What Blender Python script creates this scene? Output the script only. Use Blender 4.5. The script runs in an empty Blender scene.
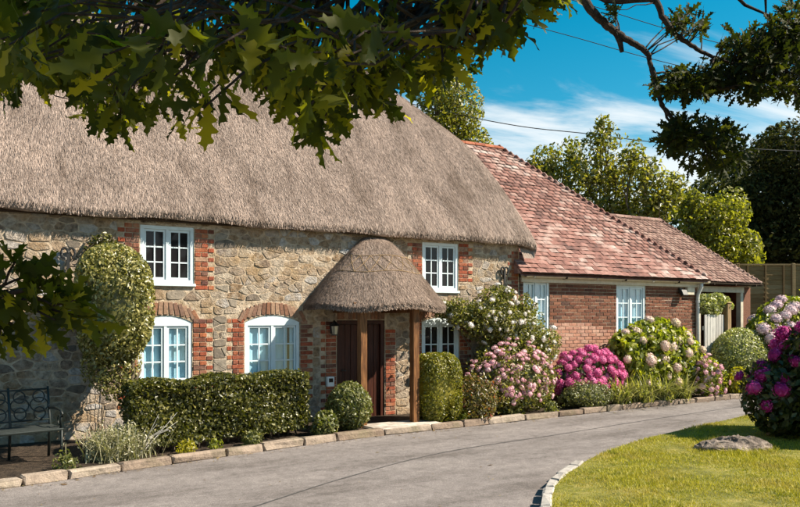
import bpy, math, random
import numpy as np
from mathutils import Vector, Matrix, Euler
R = math.radians
random.seed(7)
rng = np.random.RandomState(11)
SC = bpy.context.scene
COL = SC.collection

# ------------------------------------------------------------------ camera, sky, sun, exposure
CAM = Vector((0.0, -12.1, 1.9))
HEAD = math.atan2(750, 1250)            # angle between the view axis and the wall's normal
cS, cC = math.cos(HEAD), math.sin(HEAD)  # 0.857, 0.514
cd = bpy.data.cameras.new('camera'); cam = bpy.data.objects.new('camera', cd); COL.objects.link(cam)
cd.sensor_fit = 'HORIZONTAL'; cd.sensor_width = 36; cd.lens = 33.75; cd.shift_y = 0.0806
cd.clip_start = 0.05; cd.clip_end = 3000
cam.location = CAM; cam.rotation_euler = (R(90), 0, math.atan2(cS, cC) - R(90))
SC.camera = cam
SUN = Vector((0.60, -0.43, 0.68)).normalized()
world = bpy.data.worlds.new('World'); SC.world = world; world.use_nodes = True
nt = world.node_tree; N = nt.nodes; L = nt.links; N.clear()
out = N.new('ShaderNodeOutputWorld'); bg = N.new('ShaderNodeBackground'); bg.inputs[1].default_value = 0.05
sky = N.new('ShaderNodeTexSky'); sky.sky_type = 'NISHITA'; sky.sun_disc = False
sky.sun_elevation = math.asin(SUN.z); sky.sun_rotation = math.atan2(SUN.x, SUN.y)
sky.air_density = 1.0; sky.dust_density = 0.3; sky.ozone_density = 2.0
hs = N.new('ShaderNodeHueSaturation'); hs.inputs['Hue'].default_value = 0.468; hs.inputs['Saturation'].default_value = 1.55; hs.inputs['Value'].default_value = 1.25
tc = N.new('ShaderNodeTexCoord'); sep = N.new('ShaderNodeSeparateXYZ'); L.new(tc.outputs['Generated'], sep.inputs[0])
def wmath(op, a, b=None):
    m = N.new('ShaderNodeMath'); m.operation = op
    for i, v in enumerate((a, b)):
        if v is None: continue
        if isinstance(v, (int, float)): m.inputs[i].default_value = v
        else: L.new(v, m.inputs[i])
    return m.outputs[0]
zz = wmath('ADD', wmath('MAXIMUM', sep.outputs[2], 0.0), 0.07)
cmb = N.new('ShaderNodeCombineXYZ')
L.new(wmath('DIVIDE', sep.outputs[0], zz), cmb.inputs[0]); L.new(wmath('DIVIDE', sep.outputs[1], zz), cmb.inputs[1])
mp = N.new('ShaderNodeMapping'); mp.inputs['Rotation'].default_value = (0, 0, R(-25)); mp.inputs['Scale'].default_value = (0.55, 1.5, 1)
L.new(cmb.outputs[0], mp.inputs[0])
nz = N.new('ShaderNodeTexNoise'); nz.inputs['Scale'].default_value = 1.5; nz.inputs['Detail'].default_value = 7; nz.inputs['Roughness'].default_value = 0.6; nz.inputs['Distortion'].default_value = 0.5
L.new(mp.outputs[0], nz.inputs['Vector'])
mr = N.new('ShaderNodeMapRange'); mr.inputs[1].default_value = 0.36; mr.inputs[2].default_value = 0.2; mr.inputs[3].default_value = -0.12; mr.inputs[4].default_value = 0.26
L.new(sep.outputs[2], mr.inputs[0])
cov = wmath('ADD', nz.outputs[0], mr.outputs[0])
cr = N.new('ShaderNodeMapRange'); cr.interpolation_type = 'SMOOTHSTEP'; cr.inputs[1].default_value = 0.5; cr.inputs[2].default_value = 0.82; cr.inputs[4].default_value = 0.9
L.new(cov, cr.inputs[0])
mx = N.new('ShaderNodeMix'); mx.data_type = 'RGBA'
L.new(sky.outputs[0], hs.inputs['Color'])
L.new(cr.outputs[0], mx.inputs['Factor']); L.new(hs.outputs[0], mx.inputs['A']); mx.inputs['B'].default_value = (8.8, 9.3, 9.5, 1)
L.new(mx.outputs['Result'], bg.inputs[0]); L.new(bg.outputs[0], out.inputs[0])
sl = bpy.data.lights.new('sun', 'SUN'); sl.energy = 5.0; sl.angle = R(0.5); sl.color = (1.0, 0.89, 0.72)
so = bpy.data.objects.new('sun', sl); COL.objects.link(so); so.rotation_euler = SUN.to_track_quat('Z', 'Y').to_euler(); so.location = (12, -12, 20)
SC.view_settings.view_transform = 'Standard'; SC.view_settings.look = 'None'; SC.view_settings.exposure = 1.15; SC.view_settings.gamma = 1.0
SC.cycles.max_bounces = 6; SC.cycles.transparent_max_bounces = 12; SC.cycles.sample_clamp_indirect = 4.0

# ------------------------------------------------------------------ object helpers
WL = {}
def new(name, mesh, parent=None, loc=(0, 0, 0)):
    """mesh vertices in world space unless loc is given (then local to loc)."""
    o = bpy.data.objects.new(name, mesh); COL.objects.link(o)
    o.location = loc; WL[o.name] = Vector(loc)
    if parent is not None:
        o.parent = parent; o.matrix_parent_inverse = Matrix.Translation(-WL[parent.name])
    return o
def tag(o, label=None, cat=None, group=None, kind=None):
    if label: o['label'] = label
    if cat: o['category'] = cat
    if group: o['group'] = group
    if kind: o['kind'] = kind
    return o
def thing(name, label, cat, loc, group=None):
    return tag(new(name, None, None, loc), label, cat, group)
def copy_thing(root, loc, label):
    def rec(o, par):
        c = o.copy(); COL.objects.link(c)
        if par is not None: c.parent = par
        for ch in o.children: rec(ch, c)
        return c
    r = rec(root, None); r.location = loc; r['label'] = label; WL[r.name] = Vector(loc)
    return r

def np_mesh(name, V, F, mat, smooth=False):
    """V (n,3); F list of faces or int array (m,3|4)"""
    me = bpy.data.meshes.new(name)
    if isinstance(F, np.ndarray):
        V = np.asarray(V, np.float32); m, k = F.shape
        me.vertices.add(len(V)); me.vertices.foreach_set('co', V.ravel())
        me.loops.add(m * k); me.loops.foreach_set('vertex_index', F.ravel().astype(np.int32))
        me.polygons.add(m); me.polygons.foreach_set('loop_start', np.arange(0, m * k, k, dtype=np.int32))
        me.update(calc_edges=True)
    else:
        me.from_pydata([tuple(map(float, v)) for v in V], [], F); me.update()
    for x in (mat if isinstance(mat, (list, tuple)) else [mat]): me.materials.append(x)
    if smooth: me.polygons.foreach_set('use_smooth', [True] * len(me.polygons))
    return me

class MB:
    def __init__(s): s.V = []; s.F = []
    def add(s, V, F):
        b = len(s.V); s.V += [tuple(v) for v in V]; s.F += [tuple(i + b for i in f) for f in F]
    def box(s, x0, x1, y0, y1, z0, z1, b=0.0):
        if b <= 0:
            s.add([(x, y, z) for x in (x0, x1) for y in (y0, y1) for z in (z0, z1)],
                  [(0, 1, 3, 2), (4, 6, 7, 5), (0, 4, 5, 1), (2, 3, 7, 6), (0, 2, 6, 4), (1, 5, 7, 3)])
        else:
            s.obox(Vector(((x0+x1)/2, (y0+y1)/2, (z0+z1)/2)), Vector((1, 0, 0)), Vector((0, 1, 0)), Vector((0, 0, 1)), (x1-x0)/2, (y1-y0)/2, (z1-z0)/2, b)
    def obox(s, c, X, Y, Z, hx, hy, hz, b=0.0):
        c = Vector(c)
        V = []
        if b <= 0:
            for i in (-1, 1):
                for j in (-1, 1):
                    for k in (-1, 1): V.append(c + X * hx * i + Y * hy * j + Z * hz * k)
            s.add(V, [(0, 1, 3, 2), (4, 6, 7, 5), (0, 4, 5, 1), (2, 3, 7, 6), (0, 2, 6, 4), (1, 5, 7, 3)]); return
        idx = {}
        for i in (-1, 1):
            for j in (-1, 1):
                for k in (-1, 1):
                    for a in range(3):
                        d = [hx - b, hy - b, hz - b]; d[a] += b
                        idx[(i, j, k, a)] = len(V); V.append(c + X * d[0] * i + Y * d[1] * j + Z * d[2] * k)
        F = []
        for a in range(3):
            for sgn in (-1, 1):
                q = []
                for p, r in ((-1, -1), (1, -1), (1, 1), (-1, 1)):
                    t = [0, 0, 0]; t[a] = sgn; t[(a+1) % 3] = p; t[(a+2) % 3] = r; q.append(idx[(*t, a)])
                F.append(tuple(q if sgn > 0 else q[::-1]))
        for a in range(3):
            e, f = (a+1) % 3, (a+2) % 3
            for p in (-1, 1):
                for r in (-1, 1):
                    q = []
                    for t_, ax in ((-1, e), (1, e), (1, f), (-1, f)):
                        t = [0, 0, 0]; t[a] = t_; t[e] = p; t[f] = r; q.append(idx[(*t, ax)])
                    F.append(tuple(q if p * r < 0 else q[::-1]))
        for i in (-1, 1):
            for j in (-1, 1):
                for k in (-1, 1):
                    q = [idx[(i, j, k, a)] for a in range(3)]
                    F.append(tuple(q if i*j*k > 0 else q[::-1]))
        s.add(V, F)
    def tube(s, P, r, n=6, cap=True):
        P = [Vector(p) for p in P]; m = len(P)
        rr = r if isinstance(r, (list, tuple)) else [r] * m
        b = len(s.V); up = Vector((0.13, 0.31, 0.94))
        for i, p in enumerate(P):
            t = (P[min(i+1, m-1)] - P[max(i-1, 0)])
            t = t.normalized() if t.length > 1e-9 else Vector((0, 0, 1))
            a = t.cross(up)
            if a.length < 0.05: a = t.cross(Vector((1, 0, 0)))
            a.normalize(); c = t.cross(a)
            for k in range(n):
                w = 2 * math.pi * k / n; s.V.append(tuple(p + (a * math.cos(w) + c * math.sin(w)) * rr[i]))
        for i in range(m - 1):
            for k in range(n):
                k2 = (k + 1) % n; s.F.append((b+i*n+k, b+i*n+k2, b+(i+1)*n+k2, b+(i+1)*n+k))
        if cap:
            s.F.append(tuple(b + k for k in reversed(range(n)))); s.F.append(tuple(b+(m-1)*n+k for k in range(n)))
    def prism(s, poly, y0, y1):
        """poly in (x,z), counter-clockwise seen from -Y"""
        n = len(poly); b = len(s.V)
        s.V += [(x, y0, z) for x, z in poly] + [(x, y1, z) for x, z in poly]
        s.F.append(tuple(b + i for i in range(n))); s.F.append(tuple(b + n + i for i in reversed(range(n))))
        for i in range(n): j = (i+1) % n; s.F.append((b+j, b+i, b+n+i, b+n+j))
    def mesh(s, name, mat, smooth=False): return np_mesh(name, s.V, s.F, mat, smooth)
    def obj(s, name, mat, parent=None, smooth=False): return new(name, s.mesh(name, mat, smooth), parent)

# ------------------------------------------------------------------ materials
def mat(name):
    m = bpy.data.materials.new(name); m.use_nodes = True
    t = m.node_tree; t.nodes.clear()
    o = t.nodes.new('ShaderNodeOutputMaterial'); p = t.nodes.new('ShaderNodeBsdfPrincipled'); t.links.new(p.outputs[0], o.inputs[0])
    return m, t, p, o
def rnd_node(t):
    a = t.nodes.new('ShaderNodeObjectInfo'); g = t.nodes.new('ShaderNodeNewGeometry')
    m = t.nodes.new('ShaderNodeMath'); m.operation = 'ADD'; t.links.new(a.outputs['Random'], m.inputs[0]); t.links.new(g.outputs['Random Per Island'], m.inputs[1])
    f = t.nodes.new('ShaderNodeMath'); f.operation = 'FRACT'; t.links.new(m.outputs[0], f.inputs[0]); return f.outputs[0]
def ramp(t, fac, stops, interp='LINEAR'):
    r = t.nodes.new('ShaderNodeValToRGB'); r.color_ramp.interpolation = interp
    e = r.color_ramp.elements
    while len(e) < len(stops): e.new(0.5)
    for k, (p, c) in enumerate(stops): e[k].position = p; e[k].color = (*c, 1)
    t.links.new(fac, r.inputs[0]); return r.outputs[0]
def noise(t, scale, detail=4, rough=0.6, vec=None, mapscale=None, coord='Position'):
    n = t.nodes.new('ShaderNodeTexNoise'); n.inputs['Scale'].default_value = scale; n.inputs['Detail'].default_value = detail; n.inputs['Roughness'].default_value = rough
    if vec is None:
        if coord == 'Position': vec = t.nodes.new('ShaderNodeNewGeometry').outputs['Position']
        else: vec = t.nodes.new('ShaderNodeTexCoord').outputs['Object']
    if mapscale:
        m = t.nodes.new('ShaderNodeMapping'); m.inputs['Scale'].default_value = mapscale; t.links.new(vec, m.inputs[0]); vec = m.outputs[0]
    t.links.new(vec, n.inputs['Vector']); return n.outputs[0]
def mixc(t, fac, a, b, mode='MIX'):
    m = t.nodes.new('ShaderNodeMix'); m.data_type = 'RGBA'; m.blend_type = mode
    for s, v in (('Factor', fac), ('A', a), ('B', b)):
        if isinstance(v, (int, float)): m.inputs[s].default_value = v
        elif isinstance(v, tuple): m.inputs[s].default_value = (*v, 1)
        else: t.links.new(v, m.inputs[s])
    return m.outputs['Result']
def bump(t, p, h, strength=0.5, dist=0.02):
    b = t.nodes.new('ShaderNodeBump'); b.inputs['Strength'].default_value = strength; b.inputs['Distance'].default_value = dist
    t.links.new(h, b.inputs['Height']); t.links.new(b.outputs[0], p.inputs['Normal'])
def varied(name, stops, rough=0.85, nscale=14, namt=0.55, bstr=0.5, bdist=0.012, spec=0.25, island=True, mapscale=None, dirt=None, patch=None, smear=None):
    """random colour per piece x weathering noise"""
    m, t, p, o = mat(name)
    rn = rnd_node(t)
    if patch:
        a_ = t.nodes.new('ShaderNodeMath'); a_.operation = 'MULTIPLY'; a_.inputs[1].default_value = .62; t.links.new(rn, a_.inputs[0])
        b_ = t.nodes.new('ShaderNodeMath'); b_.operation = 'MULTIPLY_ADD'; b_.inputs[1].default_value = 1.5; b_.inputs[2].default_value = -.55; t.links.new(noise(t, patch, 4, .6), b_.inputs[0])
        c_ = t.nodes.new('ShaderNodeMath'); c_.operation = 'ADD'; t.links.new(a_.outputs[0], c_.inputs[0]); t.links.new(b_.outputs[0], c_.inputs[1]); rn = c_.outputs[0]
    c = ramp(t, rn, stops) if island else None
    n = noise(t, nscale, 6, 0.65, mapscale=mapscale)
    if c is None: c = ramp(t, n, stops)
    v = ramp(t, n, [(0.25, (1 - namt,) * 3), (0.55, (1, 1, 1)), (0.8, (1 + namt * 0.4,) * 3)])
    c = mixc(t, 1.0, c, v, 'MULTIPLY')
    if dirt:
        n2 = noise(t, 1.7, 5, 0.7); f = ramp(t, n2, [(0.5, (0, 0, 0)), (0.68, (1, 1, 1))]); c = mixc(t, f, c, mixc(t, 0.6, c, dirt))
    if smear:
        f = ramp(t, noise(t, 5.5, 8, .72), [(.49, (0, 0, 0)), (.62, (.6, .6, .6))]); c = mixc(t, f, c, mixc(t, noise(t, 16, 5, .7), tuple(.62*x for x in smear), smear))
        f = ramp(t, noise(t, 1.3, 6, .7), [(.52, (0, 0, 0)), (.66, (.7, .7, .7))]); c = mixc(t, f, c, mixc(t, noise(t, 20, 5, .75), (.24, .14, .06), (.5, .36, .2)))
    t.links.new(c, p.inputs['Base Color']); p.inputs['Roughness'].default_value = rough; p.inputs['Specular IOR Level'].default_value = spec
    bump(t, p, noise(t, nscale * 2.2, 5, 0.7, mapscale=mapscale), bstr, bdist)
    return m
def leafmat(name, stops, trans=0.35, tcol=None, rough=0.42, spec=0.5):
    m, t, p, o = mat(name)
    c = ramp(t, rnd_node(t), stops)
    t.links.new(c, p.inputs['Base Color']); p.inputs['Roughness'].default_value = rough; p.inputs['Specular IOR Level'].default_value = spec
    tr = t.nodes.new('ShaderNodeBsdfTranslucent'); mxs = t.nodes.new('ShaderNodeMixShader'); mxs.inputs[0].default_value = trans
    t.links.new(mixc(t, 1.0, c, tcol or (2.2, 2.4, 0.8), 'MULTIPLY'), tr.inputs[0])
    t.links.new(p.outputs[0], mxs.inputs[1]); t.links.new(tr.outputs[0], mxs.inputs[2]); t.links.new(mxs.outputs[0], o.inputs[0])
    return m
def plain(name, col, rough=0.6, metal=0.0, nscale=20, namt=0.3, spec=0.4, bstr=0.15):
    m, t, p, o = mat(name)
    n = noise(t, nscale, 5, 0.6)
    c = ramp(t, n, [(0.3, tuple(x * (1 - namt) for x in col)), (0.65, col)])
    t.links.new(c, p.inputs['Base Color']); p.inputs['Roughness'].default_value = rough; p.inputs['Metallic'].default_value = metal; p.inputs['Specular IOR Level'].default_value = spec
    bump(t, p, n, bstr, 0.005)
    return m

M_STONE = varied('rubble stone', [(0, (.33, .22, .13)), (.2, (.48, .35, .235)), (.4, (.36, .27, .2)), (.56, (.6, .5, .39)), (.74, (.28, .2, .145)), (.86, (.60, .58, .57)), (.95, (.42, .34, .27)), (1, (.2, .16, .13))], nscale=13, namt=.8, bstr=1.0, bdist=.06, smear=(.66, .57, .46))
M_FLINT = varied('dark flint', [(0, (.1, .085, .07)), (.5, (.22, .18, .14)), (1, (.34, .29, .23))], nscale=12, bstr=.8, rough=.6)
M_MORTAR = varied('lime mortar', [(.3, (.36, .26, .165)), (.5, (.5, .39, .28)), (.7, (.58, .49, .39))], island=False, nscale=7, namt=.5, bstr=1.0, bdist=.05, smear=(.63, .54, .43))
M_BRICK = varied('old red brick', [(0, (.12, .045, .03)), (.2, (.36, .085, .04)), (.45, (.25, .065, .036)), (.7, (.42, .14, .06)), (.9, (.13, .055, .045)), (1, (.4, .24, .16))], nscale=24, namt=.6, bstr=.7, dirt=(.38, .27, .19))
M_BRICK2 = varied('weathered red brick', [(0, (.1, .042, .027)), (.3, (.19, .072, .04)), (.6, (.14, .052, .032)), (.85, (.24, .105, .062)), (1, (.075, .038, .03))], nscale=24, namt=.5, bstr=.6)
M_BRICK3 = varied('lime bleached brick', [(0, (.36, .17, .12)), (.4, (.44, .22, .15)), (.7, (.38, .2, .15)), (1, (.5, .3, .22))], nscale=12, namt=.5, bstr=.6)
M_VOUSS = varied('arch brick', [(0, (.13, .07, .05)), (.3, (.3, .14, .08)), (.6, (.2, .12, .09)), (1, (.38, .24, .16))], nscale=24, namt=.5, bstr=.6)
M_TILE = varied('clay roof tile', [(0, (.1, .055, .048)), (.2, (.17, .08, .066)), (.42, (.24, .112, .09)), (.6, (.285, .155, .13)), (.78, (.34, .225, .195)), (1, (.45, .36, .33))], nscale=7, namt=.6, bstr=.4, rough=.8, patch=.9)
M_TILEEDGE = varied('shadow line tile edge', [(0, (.025, .016, .013)), (1, (.065, .035, .03))], nscale=10, namt=.4)  # dark tail faces paint in the shadow line under each course
M_RIDGE = varied('red ridge tile', [(0, (.28, .085, .045)), (1, (.38, .13, .07))], nscale=10, namt=.4)
M_TILE2 = varied('brown roof tile', [(0, (.13, .07, .06)), (.4, (.22, .125, .1)), (.75, (.31, .2, .165)), (1, (.38, .28, .24))], nscale=10, namt=.5, rough=.85, patch=1.1)
M_PAINT = plain('white paint', (.64, .73, .78), rough=.4, namt=.12, nscale=9)
M_CREAM = plain('cream paint', (.62, .55, .43), rough=.5, namt=.25, nscale=8)
M_PIPE = plain('pale grey pipe', (.55, .56, .56), rough=.4, namt=.25)
M_OAK = varied('weathered oak post', [(.3, (.07, .028, .01)), (.5, (.155, .066, .023)), (.7, (.24, .11, .04))], island=False, nscale=6, namt=.4, mapscale=(6, 6, .6), bstr=.4, rough=.6)
M_DOOR = varied('stained door', [(.3, (.03, .009, .006)), (.5, (.055, .016, .009)), (.75, (.085, .026, .013))], island=False, nscale=6, namt=.4, mapscale=(7, 7, .5), bstr=.3, rough=.5)
M_DARKWOOD = varied('dark stained wood', [(.3, (.035, .022, .016)), (.7, (.07, .045, .03))], island=False, nscale=6, bstr=.3)
M_FENCE = varied('fence boards', [(0, (.15, .095, .04)), (.5, (.21, .14, .06)), (1, (.25, .18, .09))], nscale=7, namt=.4, mapscale=(.6, .6, 5))
M_GREYWOOD = varied('silvered wood', [(0, (.4, .38, .36)), (1, (.55, .53, .5))], nscale=7, namt=.35, mapscale=(6, 6, .6))
M_POSTWOOD = varied('gate post wood', [(.3, (.22, .14, .07)), (.7, (.36, .25, .14))], island=False, nscale=7, namt=.35, mapscale=(6, 6, .6))
M_IRON = plain('black iron', (.02, .02, .02), rough=.5, metal=.0, spec=.5)
M_BENCH = plain('dark green paint', (.009, .015, .013), rough=.5, spec=.5)
M_KERB = varied('kerb stone', [(0, (.22, .16, .12)), (.5, (.3, .235, .185)), (1, (.38, .31, .25))], nscale=7, namt=.55, bstr=.9, bdist=.03, dirt=(.16, .14, .08))
M_STEP = varied('step stone', [(.3, (.36, .31, .26)), (.7, (.52, .47, .42))], island=False, nscale=5, bstr=.5)
M_LAWNKERB = varied('pale edging stone', [(0, (.3, .275, .25)), (1, (.45, .42, .39))], nscale=9, namt=.5, bstr=.7)
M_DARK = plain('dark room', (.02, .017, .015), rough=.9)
M_CURTAIN = plain('pale curtain', (.52, .76, .88), rough=.8, nscale=4, namt=.12)
M_BARK = varied('bark', [(.3, (.08, .06, .04)), (.7, (.22, .17, .12))], island=False, nscale=12, mapscale=(1.5, 1.5, .3), bstr=.8, bdist=.03)
M_OAKBARK = varied('oak bark', [(.3, (.025, .017, .013)), (.7, (.07, .048, .035))], island=False, nscale=20, bstr=.8, bdist=.02)
M_SOIL = varied('soil', [(.3, (.03, .02, .014)), (.7, (.085, .06, .04))], island=False, nscale=12, bstr=1, bdist=.05)
M_ROCK = varied('lichened rock', [(.25, (.09, .068, .055)), (.5, (.22, .175, .145)), (.7, (.36, .3, .26))], island=False, nscale=6, namt=.6, bstr=1, bdist=.05, dirt=(.3, .2, .03))
M_WHITE = plain('white plastic', (.75, .75, .75), rough=.4, namt=.05)
M_LAMPGLASS = plain('pale lamp glass', (.55, .5, .4), rough=.15, namt=.1, spec=.8)
M_CABLE = plain('black cable', (.015, .015, .017), rough=.6)

def make_pane_dark():
    m, t, p, o = mat('dark window glass')
    p.inputs['Base Color'].default_value = (.014, .013, .014, 1); p.inputs['Roughness'].default_value = .06; p.inputs['Specular IOR Level'].default_value = .3
    bump(t, p, noise(t, 2.2, 2, .5), .25, .02); return m
def make_pane_clear():
    m, t, p, o = mat('clear window glass')
    tr = t.nodes.new('ShaderNodeBsdfTransparent'); tr.inputs[0].default_value = (.93, .97, .98, 1)
    g = t.nodes.new('ShaderNodeBsdfGlossy'); g.inputs['Roughness'].default_value = .04
    ms = t.nodes.new('ShaderNodeMixShader'); ms.inputs[0].default_value = .1; t.links.new(tr.outputs[0], ms.inputs[1]); t.links.new(g.outputs[0], ms.inputs[2])
    t.links.new(ms.outputs[0], o.inputs[0]); return m
M_PDARK = make_pane_dark(); M_PCLEAR = make_pane_clear()

def make_thatch(name, dark, light, scale=(9, 30, 30)):
    m, t, p, o = mat(name)
    c = ramp(t, rnd_node(t), [(0, dark), (.5, tuple((a+b)/2 for a, b in zip(dark, light))), (1, light)])
    n = noise(t, 5, 7, .75, mapscale=(10, 1.6, 1.6)); n2 = noise(t, .8, 5, .65, mapscale=(2.2, .7, .7))
    c = mixc(t, 1.0, c, ramp(t, n, [(.34, (.4, .37, .35)), (.5, (.95, .95, .95)), (.7, (1.25, 1.22, 1.2))]), 'MULTIPLY')
    c = mixc(t, 1.0, c, ramp(t, n2, [(.32, (.55, .52, .49)), (.5, (.9, .89, .88)), (.68, (1.15, 1.12, 1.09))]), 'MULTIPLY')
    t.links.new(c, p.inputs['Base Color']); p.inputs['Roughness'].default_value = .85; p.inputs['Specular IOR Level'].default_value = .15
    bump(t, p, n, .6, .03); return m
M_THATCH = make_thatch('thatch', (.205, .155, .13), (.49, .395, .345))
M_THATCH2 = make_thatch('porch thatch', (.2, .145, .115), (.5, .395, .335))

def make_asphalt():
    m, t, p, o = mat('worn asphalt')
    n = noise(t, 90, 3, .8); n2 = noise(t, .9, 6, .7, mapscale=(.45, 1.5, 1)); n3 = noise(t, 6, 6, .75)
    c = ramp(t, n, [(.32, (.11, .096, .094)), (.55, (.22, .196, .19)), (.72, (.4, .36, .35))])
    c = mixc(t, 1.0, c, ramp(t, n2, [(.34, (.62, .6, .58)), (.5, (.95, .94, .93)), (.66, (1.15, 1.14, 1.12))]), 'MULTIPLY')
    c = mixc(t, 1.0, c, ramp(t, n3, [(.33, (.72, .72, .71)), (.55, (1.03, 1.03, 1.03)), (.72, (1.15, 1.15, 1.14))]), 'MULTIPLY')
    t.links.new(c, p.inputs['Base Color']); p.inputs['Roughness'].default_value = .85; p.inputs['Specular IOR Level'].default_value = .25
    bump(t, p, n, .6, .01); return m
M_ASPHALT = make_asphalt()
M_SEAM = plain('bitumen seam', (.07, .066, .066), rough=.8, nscale=30)
M_TURF = varied('turf', [(.3, (.08, .085, .015)), (.5, (.16, .155, .03)), (.7, (.24, .2, .06))], island=False, nscale=5, namt=.3, bstr=.8)
M_GROUND = varied('ground', [(.3, (.05, .045, .02)), (.7, (.1, .09, .04))], island=False, nscale=2, namt=.4, bstr=.8)
def dry_grass(m):
    t = m.node_tree; rp_ = [n for n in t.nodes if n.type == 'VALTORGB'][0]
    f = ramp(t, noise(t, 1.6, 5, .7), [(.46, (0, 0, 0)), (.7, (.85, .85, .85))]); c = mixc(t, f, rp_.outputs[0], (.4, .31, .09))
    f2 = ramp(t, noise(t, 4.5, 4, .7), [(.56, (0, 0, 0)), (.66, (1, 1, 1))]); c = mixc(t, f2, c, (.15, .18, .015))
    for l_ in list(rp_.outputs[0].links):
        if l_.to_node.type != 'MIX' or l_.to_socket.name == 'A' and l_.to_node.blend_type == 'MULTIPLY':
            s_ = l_.to_socket; t.links.remove(l_); t.links.new(c, s_)
    return m
M_GRASS = leafmat('grass blade', [(0, (.2, .205, .014)), (.4, (.33, .31, .02)), (.75, (.44, .395, .04)), (1, (.55, .47, .1))], trans=.3, tcol=(1.4, 1.4, .7), rough=.55, spec=.3); dry_grass(M_GRASS)

L_HEDGE = leafmat('hedge leaf', [(0, (.022, .026, .005)), (.6, (.07, .073, .012)), (1, (.2, .18, .045))], trans=.25, rough=.38)
L_TOPIARY = leafmat('grey green leaf', [(0, (.075, .08, .02)), (.5, (.19, .18, .055)), (1, (.38, .33, .12))], trans=.2, rough=.33, spec=.6)
L_YEW = leafmat('clipped yellow leaf', [(0, (.075, .085, .009)), (.6, (.17, .16, .02)), (1, (.28, .24, .035))], trans=.3)
L_BALL = leafmat('pale ball leaf', [(0, (.05, .06, .015)), (.5, (.12, .13, .035)), (1, (.24, .23, .1))], trans=.25)
L_HYD = leafmat('hydrangea leaf', [(0, (.07, .09, .01)), (.5, (.17, .19, .018)), (1, (.34, .33, .035))], trans=.35)
L_HYDDARK = leafmat('dark hydrangea leaf', [(0, (.022, .03, .008)), (.6, (.05, .065, .014)), (1, (.1, .1, .03))], trans=.25)
L_ROSE = leafmat('rose leaf', [(0, (.05, .06, .014)), (.5, (.14, .14, .035)), (1, (.3, .26, .085))], trans=.3)
L_RED = leafmat('reddish shrub leaf', [(0, (.06, .055, .018)), (.6, (.13, .11, .03)), (.88, (.2, .15, .05)), (1, (.25, .05, .03))], trans=.3)
L_GREY = leafmat('olive grey leaf', [(0, (.07, .08, .03)), (.5, (.15, .155, .06)), (1, (.25, .23, .11))], trans=.25)
L_VARIEG = leafmat('variegated leaf', [(0, (.1, .12, .04)), (.45, (.24, .25, .1)), (1, (.5, .48, .26))], trans=.25)
L_YELLOW = leafmat('golden leaf', [(0, (.16, .15, .01)), (1, (.36, .31, .03))], trans=.35)
L_STRAP = leafmat('strap leaf', [(0, (.07, .085, .02)), (.5, (.2, .2, .06)), (1, (.42, .38, .16))], trans=.25)
L_SILVER = leafmat('silver leaf', [(0, (.16, .15, .08)), (.5, (.3, .28, .17)), (1, (.46, .43, .32))], trans=.2)
L_TREE = leafmat('light tree leaf', [(0, (.06, .068, .01)), (.5, (.145, .14, .022)), (1, (.27, .23, .055))], trans=.42)
L_BRIGHT = leafmat('bright tree leaf', [(0, (.075, .085, .01)), (.5, (.17, .165, .02)), (1, (.29, .26, .045))], trans=.4)
L_MIDTREE = leafmat('mid green tree leaf', [(0, (.03, .035, .01)), (.6, (.075, .078, .018)), (1, (.15, .14, .04))], trans=.25, rough=.6, spec=.2)
L_DARKTREE = leafmat('dark tree leaf', [(0, (.014, .015, .004)), (.6, (.034, .034, .009)), (1, (.075, .07, .02))], trans=.15, rough=.75, spec=.1)
L_OAK = leafmat('oak leaf', [(0, (.02, .028, .006)), (.45, (.045, .052, .008)), (.75, (.085, .09, .01)), (1, (.2, .18, .017))], trans=.55, tcol=(2.6, 2.6, .5), rough=.5, spec=.18)
L_OAK2 = leafmat('distant oak leaf', [(0, (.012, .018, .005)), (.6, (.025, .032, .008)), (1, (.06, .065, .012))], trans=.3, tcol=(2.6, 2.6, .5), rough=.65, spec=.15)
F_WHITE = leafmat('white petal', [(0, (.62, .55, .5)), (1, (.82, .78, .74))], trans=.2, tcol=(1, 1, 1), rough=.6, spec=.2)
F_PINK = leafmat('pale pink petal', [(0, (.6, .28, .34)), (.5, (.74, .42, .47)), (1, (.8, .6, .62))], trans=.2, tcol=(1, 1, 1), rough=.6, spec=.2)
F_HOT = leafmat('hot pink petal', [(0, (.42, .04, .16)), (.5, (.6, .1, .28)), (1, (.7, .24, .42))], trans=.2, tcol=(1, 1, 1), rough=.6, spec=.2)
F_CREAM = leafmat('cream pink petal', [(0, (.62, .5, .3)), (.4, (.7, .56, .42)), (.7, (.68, .46, .46)), (1, (.74, .62, .56))], trans=.2, tcol=(1, 1, 1), rough=.6, spec=.2)
F_LILAC = leafmat('lilac pink petal', [(0, (.56, .4, .45)), (.6, (.66, .5, .54)), (1, (.74, .64, .6))], trans=.2, tcol=(1, 1, 1), rough=.6, spec=.2)
F_MAGENTA = leafmat('magenta petal', [(0, (.3, .012, .13)), (.5, (.5, .03, .24)), (1, (.62, .1, .36))], trans=.25, tcol=(1.1, 1, 1.1), rough=.6, spec=.2)

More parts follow.
